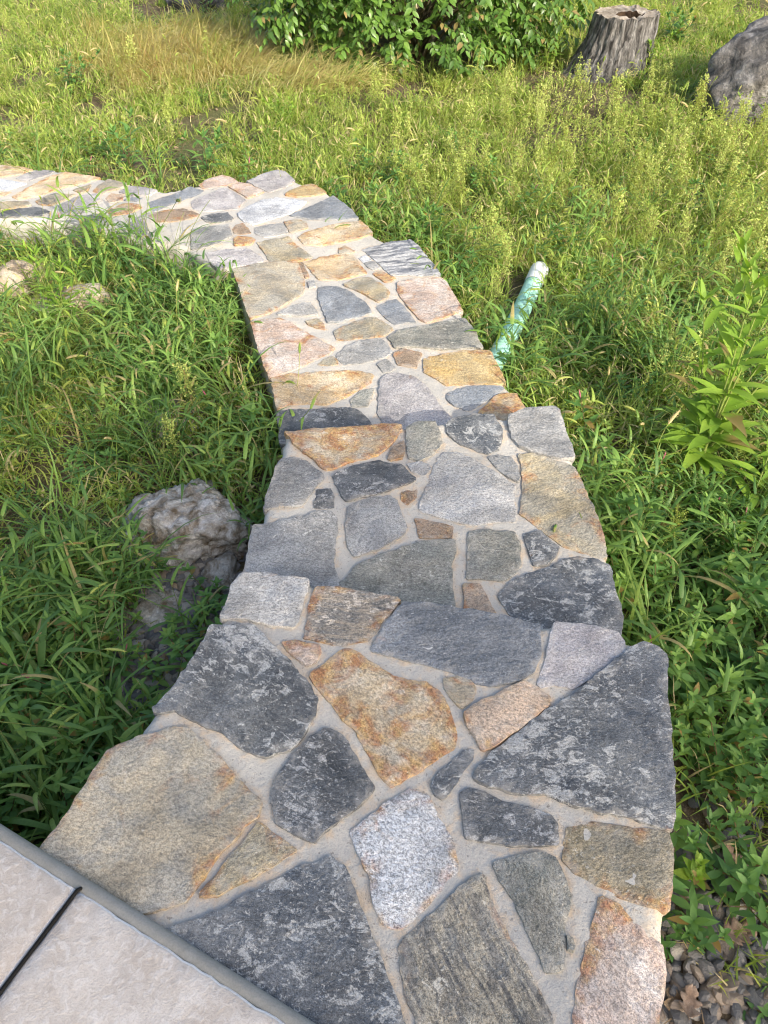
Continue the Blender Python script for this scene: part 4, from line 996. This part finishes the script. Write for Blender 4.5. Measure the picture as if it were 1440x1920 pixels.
def grow(loop, d):
    l = np.asarray(loop)
    if area(l) < 0: l = l[::-1]
    l = l[::4]; nx = np.roll(l, -1, 0) - np.roll(l, 1, 0); nl = np.maximum(1e-9, np.hypot(nx[:, 0], nx[:, 1]))
    return l + np.stack([nx[:, 1], -nx[:, 0]], 1) / nl[:, None] * d
LOOPS = [grow(LOOP_L, .03), grow(LOOP_T, .03), grow(LOOP_P, .03)]
PQ = [A - ex * .9, B + ex * .6, B + ex * .6 + en * 1.3, A - ex * .9 + en * 1.3]
def field(n, x0, x1, y0, y1, dens, rad=.0):
    """n random points, kept with probability dens(x, y) and off the paving, rocks and stump"""
    p = np.stack([rng.uniform(x0, x1, n), rng.uniform(y0, y1, n)], 1)
    keep = rng.random(n) < dens(p[:, 0], p[:, 1]); p = p[keep]
    for l in LOOPS + [np.array(PQ)]:
        ok = ~inside(p, l); p = p[ok]
    for bx, by, br in BLOCK:
        p = p[np.hypot(p[:, 0] - bx, p[:, 1] - by) > br + rad]
    return p
def vis(x, y, m=.7):
    """ground strip that the view (plus a step to either side) takes in"""
    return (np.abs(x) < .56 * (y * .707 + 1.5) + m) & (y < 15)
def nz(x, y, s, o): return np.array([fbm(a, b, o, s, 3) for a, b in zip(x, y)])
def ell(x, y, cx, cy, rx, ry): return np.clip(1.3 - np.hypot((x - cx) / rx, (y - cy) / ry), 0, 1) / 1.3 * 1.6
def rows(p, s0, s1, tilt=.15, dz=0.0, rz=None):
    out = []
    for x, y in p:
        out.append((x, y, gz(x, y) + dz, rng.normal(0, tilt), rng.normal(0, tilt), rng.uniform(0, 6.28) if rz is None else rng.normal(rz, .25) + 2.6 * fbm(x, y, 8.1, .75, 2), rng.uniform(s0, s1)))
    return out
GRAV = lambda x, y: np.clip(np.where((x > .5) & (x < 1.6) & (y < .95), 1.3 - np.clip(y - .25, 0, 9) * 1.5, 0), 0, 1) + .9 * (np.hypot((x + .62) / .33, (y - 1.55) / .42) < 1)
def near_dry(x, y): return np.clip(1.5 - np.hypot((x + 1.8) / 1.5, (y - 8.6 + .28 * (x + 1.75)) / 1.15) * 1.15, 0, 1)
# lawn everywhere, denser near, thin where the dry grass and the bare soil are
def bare(x, y): return np.clip((nz(x, y, .9, 7.7) + .0) * 5, 0, 1) * np.clip((y - 4.6) / 1.2, 0, 1)
def d_lawn(x, y):
    d = np.where(vis(x, y), 1.0, 0.0) * np.clip(1.1 - (y - 4) * .05, .45, 1)
    return d * (1 - .6 * near_dry(x, y)) * (1 - .85 * np.clip(GRAV(x, y), 0, 1)) * (1 - .9 * bare(x, y)) * np.where(y < 2.6, .35, 1)
p = field(23000, -8, 8, -.3, 14, d_lawn); print('lawn', len(p))
scatter('lawn_grass', 'lawn', rows(p, .75, 1.45), 'short sunlit green grass of the meadow', 'grass')
p = field(9000, -7, 7, 2.2, 12, lambda x, y: np.where(vis(x, y), .55, 0) * (1 - near_dry(x, y)) * (1 - .85 * bare(x, y))); print('crabs', len(p))
scatter('meadow_grass', 'crabs', rows(p, .8, 1.5), 'loose yellow green grass tufts in the meadow', 'grass')
def d_crab(x, y):
    left = (x < .1) * np.clip(1.25 - np.abs(y - 2.4) / 2.3, 0, 1)
    right = (x > .1) * np.clip(1.15 - np.abs(y - 2.3) / 2.4, 0, 1) * .75
    return np.where(vis(x, y), 1, 0) * (left + right) * (1 - np.clip(GRAV(x, y), 0, 1) * .97) * np.clip(.62 + 2.2 * nz(x, y, 1.3, 5.5), .08, 1)
p = field(3600, -4, 4, -.2, 5.5, d_crab, .03); print('crab', len(p))
pe = np.stack([rng.normal(-1.30, .22, 70), rng.normal(4.28, .16, 70)], 1); pe = pe[~inside(pe, LOOPS[2])]
pe2 = np.stack([rng.normal(-.98, .10, 60), rng.uniform(2.6, 3.9, 60)], 1); pe2 = pe2[~inside(pe2, LOOPS[2])]
pe3 = np.array([W(x, y, GZ) for x, y in ((470, 840), (500, 900), (492, 820), (430, 960), (455, 900), (1085, 900), (1120, 960), (1150, 1020), (1190, 1090), (1210, 1120), (1180, 1060), (880, 560), (930, 660), (960, 720), (1000, 780))]) + rng.normal(0, .015, (15, 2))
for l in LOOPS: pe3 = pe3[~inside(pe3, l)]
scatter('broad_grass', 'crab', rows(pe3, .9, 1.3) + rows(p, .75, 1.25) + rows(pe, 1.3, 1.9) + rows(pe2, .8, 1.2), 'broad bladed arching grass along both sides of the path', 'grass')
def d_tall(x, y):
    return np.where(vis(x, y), 1, 0) * (1.0 * np.clip(1.3 - np.hypot((x + 1.35) / .75, (y - 4.2) / .45), 0, 1) + 1.0 * np.clip(1.3 - np.hypot((x + 2.3) / .7, (y - 4.5) / .25), 0, 1) + .5 * np.clip(1.2 - np.hypot((x + 1.5) / .7, (y - 1.9) / 1.5), 0, 1) + .45 * np.clip(1.2 - np.hypot((x + .95) / .22, (y - 3.0) / .8), 0, 1)
        + .35 * np.clip(1.2 - np.hypot((x - 1.9) / .8, (y - 2.4) / 1.4), 0, 1) + .05 * (y < 6)) * (1 - np.clip(GRAV(x, y), 0, 1))
p = field(2300, -4, 4, .2, 7, d_tall, .02); print('tall', len(p))
scatter('tall_grass', 'tall', rows(p, .8, 1.35), 'tall arching grass with nodding seed heads beside the path', 'grass')
def d_broad(x, y):
    return np.where(vis(x, y), 1, 0) * (np.clip(1.25 - np.hypot((x + 1.0) / .8, (y - 1.05) / .8), 0, 1) * 1.0 + np.clip(1.3 - np.hypot((x - 1.15) / .8, (y - 1.35) / .8), 0, 1) * 1.0 + .07 * (y < 6)) * (1 - np.clip(GRAV(x, y), 0, 1) * .75)
p = field(5600, -4, 4, -.2, 6, d_broad, .02); print('broad', len(p))
scatter('leafy_weeds', 'broad', rows(p, .8, 1.3), 'mat of small oval leaved weeds beside the landing', 'weeds')
p = field(6000, -7, 7, 2.0, 12, lambda x, y: np.where(vis(x, y), .5, 0) * np.clip(.5 + 1.5 * nz(x, y, .8, 2.5), .1, 1) * (1 - near_dry(x, y)) * (1 - .6 * bare(x, y))); print('meadow', len(p))
scatter('meadow_weeds', 'meadow', rows(p, .7, 1.4), 'small leaved weeds mixed through the sunlit meadow', 'weeds')
def d_wisp(x, y):
    return np.where(vis(x, y), 1, 0) * (np.clip(1.2 - np.hypot((x - 2.1) / 2.2, (y - 5.6) / 2.2), 0, 1) * .75 + np.clip(1.1 - np.hypot((x + 1.25) / .6, (y - 2.3) / 1.0), 0, 1) * .10 + .03)
p = field(3200, -6, 6, 1.2, 9.5, d_wisp, .02); print('wisp', len(p))
scatter('seeding_weeds', 'wisp', rows(p, .7, 1.2, .12), 'wispy yellow green seeding weeds in the meadow on the right', 'weeds')
p = field(5200, -5, 1.5, 6.4, 11.5, lambda x, y: near_dry(x, y) * .85 * np.clip(.75 + 2.0 * nz(x, y, 1.1, 3.9), .15, 1)); print('dry', len(p))
scatter('dry_grass', 'dry', rows(p, .8, 1.3, .10, 0, -.55), 'long straw coloured grass flattened to one side', 'grass')
p = field(9000, .4, 2.2, -.4, 1.6, GRAV); p2 = field(3500, -1.1, -.2, 1.0, 2.2, GRAV); p = np.concatenate([p, p2]); print('gravel', len(p))
g = rows(p, .6, 2.1, .5, .004); scatter('gravel', 'gravel', g, 'dark wet looking gravel beside the landing', 'gravel')
p = field(5200, -7, 7, .2, 12, lambda x, y: np.where(vis(x, y), .2 + .7 * bare(x, y), 0) + .2 * (GRAV(x, y) > 0))
scatter('leaf_litter', 'litter', rows(p, .7, 1.5, .15, .004), 'brown dead grass and leaf bits on the soil', 'litter')

# ------------------------------------------------------------------ fallen leaves
M['deadleaf'] = simple_mat('dead_oak_leaf', [(.15, .10, .07), (.25, .175, .125), (.34, .26, .20)], 22, .75, .002, 80, .3)
def oak_leaf(px, py, size, rz, label, seed):
    x, y = W(px, py, GZ + .02); r = random.Random(seed); N = 40; V = []; F = []
    for i in range(N + 1):
        t = i / N; w = size * 2.0 * (.04 + .30 * math.sin(math.pi * min(1, t * .9 + .1)) ** .8 * (.42 + .58 * abs(math.cos(math.pi * 3.5 * t)) ** 1.3)) * (t > .12) + .0012
        X = (t - .5) * size * 2.2; cl = .9 * X * X / size * .4
        for k in (-1, -.5, 0, .5, 1):
            Y = w * k * r.uniform(.92, 1.08); V.append((X + abs(k) * w * .25, Y, cl + .5 * Y * Y / size + .004 * fbm(X * 40, Y * 40, seed, 1, 2) + (.003 if k else 0)))
    for i in range(N):
        for k in range(4): F.append((i * 5 + k, i * 5 + k + 1, i * 5 + k + 6, i * 5 + k + 5))
    o = mesh('fallen_leaf', V, F, M['deadleaf'], loc=(x, y, gz(x, y) + .022)); o.rotation_euler = (r.uniform(-.3, .3), r.uniform(-.3, .3), rz)
    s = o.modifiers.new('thick', 'SOLIDIFY'); s.thickness = .0012
    tag(o, label, 'leaf', 'fallen leaves on the gravel')
oak_leaf(1378, 1752, .052, .3, 'curled brown oak leaf lying flat on the gravel at the right edge', 1)
oak_leaf(1375, 1620, .045, 1.9, 'reddish brown dead leaf on the gravel behind the oak leaf', 2)
oak_leaf(1290, 1885, .040, 1.1, 'dark brown dead leaf on the gravel in the bottom corner by the landing', 3)
oak_leaf(1425, 1700, .05, 2.6, 'crumpled dead leaf cut by the right picture edge above the oak leaf', 4)

# ------------------------------------------------------------------ unseen tree added behind the viewer to cast shade on the near end
def added_shade_tree():
    hc = 9.0; cs = Vector((-.9, -3.3, 0)); k = (hc - 0) / S.z
    cen = cs + Vector((S.x * k, S.y * k, hc)); r = random.Random(77)
    root = empty('tree', (cen.x, cen.y, gz(cen.x, cen.y))); tag(root, 'unseen leafy tree added behind the viewer to shade the landing', 'tree')
    base = root.location.z; tr = MB(); top = Vector((0, 0, hc - base - .5))
    tr.tube([top * (i / 8) + Vector((.1 * math.sin(i), .08 * math.cos(i * 1.3), 0)) for i in range(9)], [.26 - .022 * i for i in range(9)], 14, .5, 1.0)
    for i in range(16):
        a = i * 2.4; h = top * (.5 + .03 * i); e = h + Vector((math.cos(a) * 3.4, math.sin(a) * 3.4, 1.3 + .05 * i))
        tr.tube([h.lerp(e, t / 5) + Vector((0, 0, .4 * math.sin(t * .62))) for t in range(6)], [.09, .075, .06, .045, .03, .012], 8, .5, 1.0)
    tr.build('trunk', M['bark'], root); lf = MB()
    for i in range(8000):
        while True:
            v = Vector((r.uniform(-1, 1), r.uniform(-1, 1), r.uniform(-1, 1)))
            if v.length < 1: break
        if fbm(v.x, v.y, v.z, 2.3, 2) < -.22: continue
        p = Vector((v.x * 5.0, v.y * 5.0, v.z * 2.5 + hc - base))
        s = r.uniform(.28, .42)
        lf.leaf(p, V3d(r.uniform(0, 6.28), r.uniform(-.8, .3)), Vector((r.gauss(0, .5), r.gauss(0, .5), 1)), s, s * .6, r.random(), 0.0, .2, 2, 0)
    lf.build('crown', M['tree'], root)
added_shade_tree()
print('stones', n_stone[0])
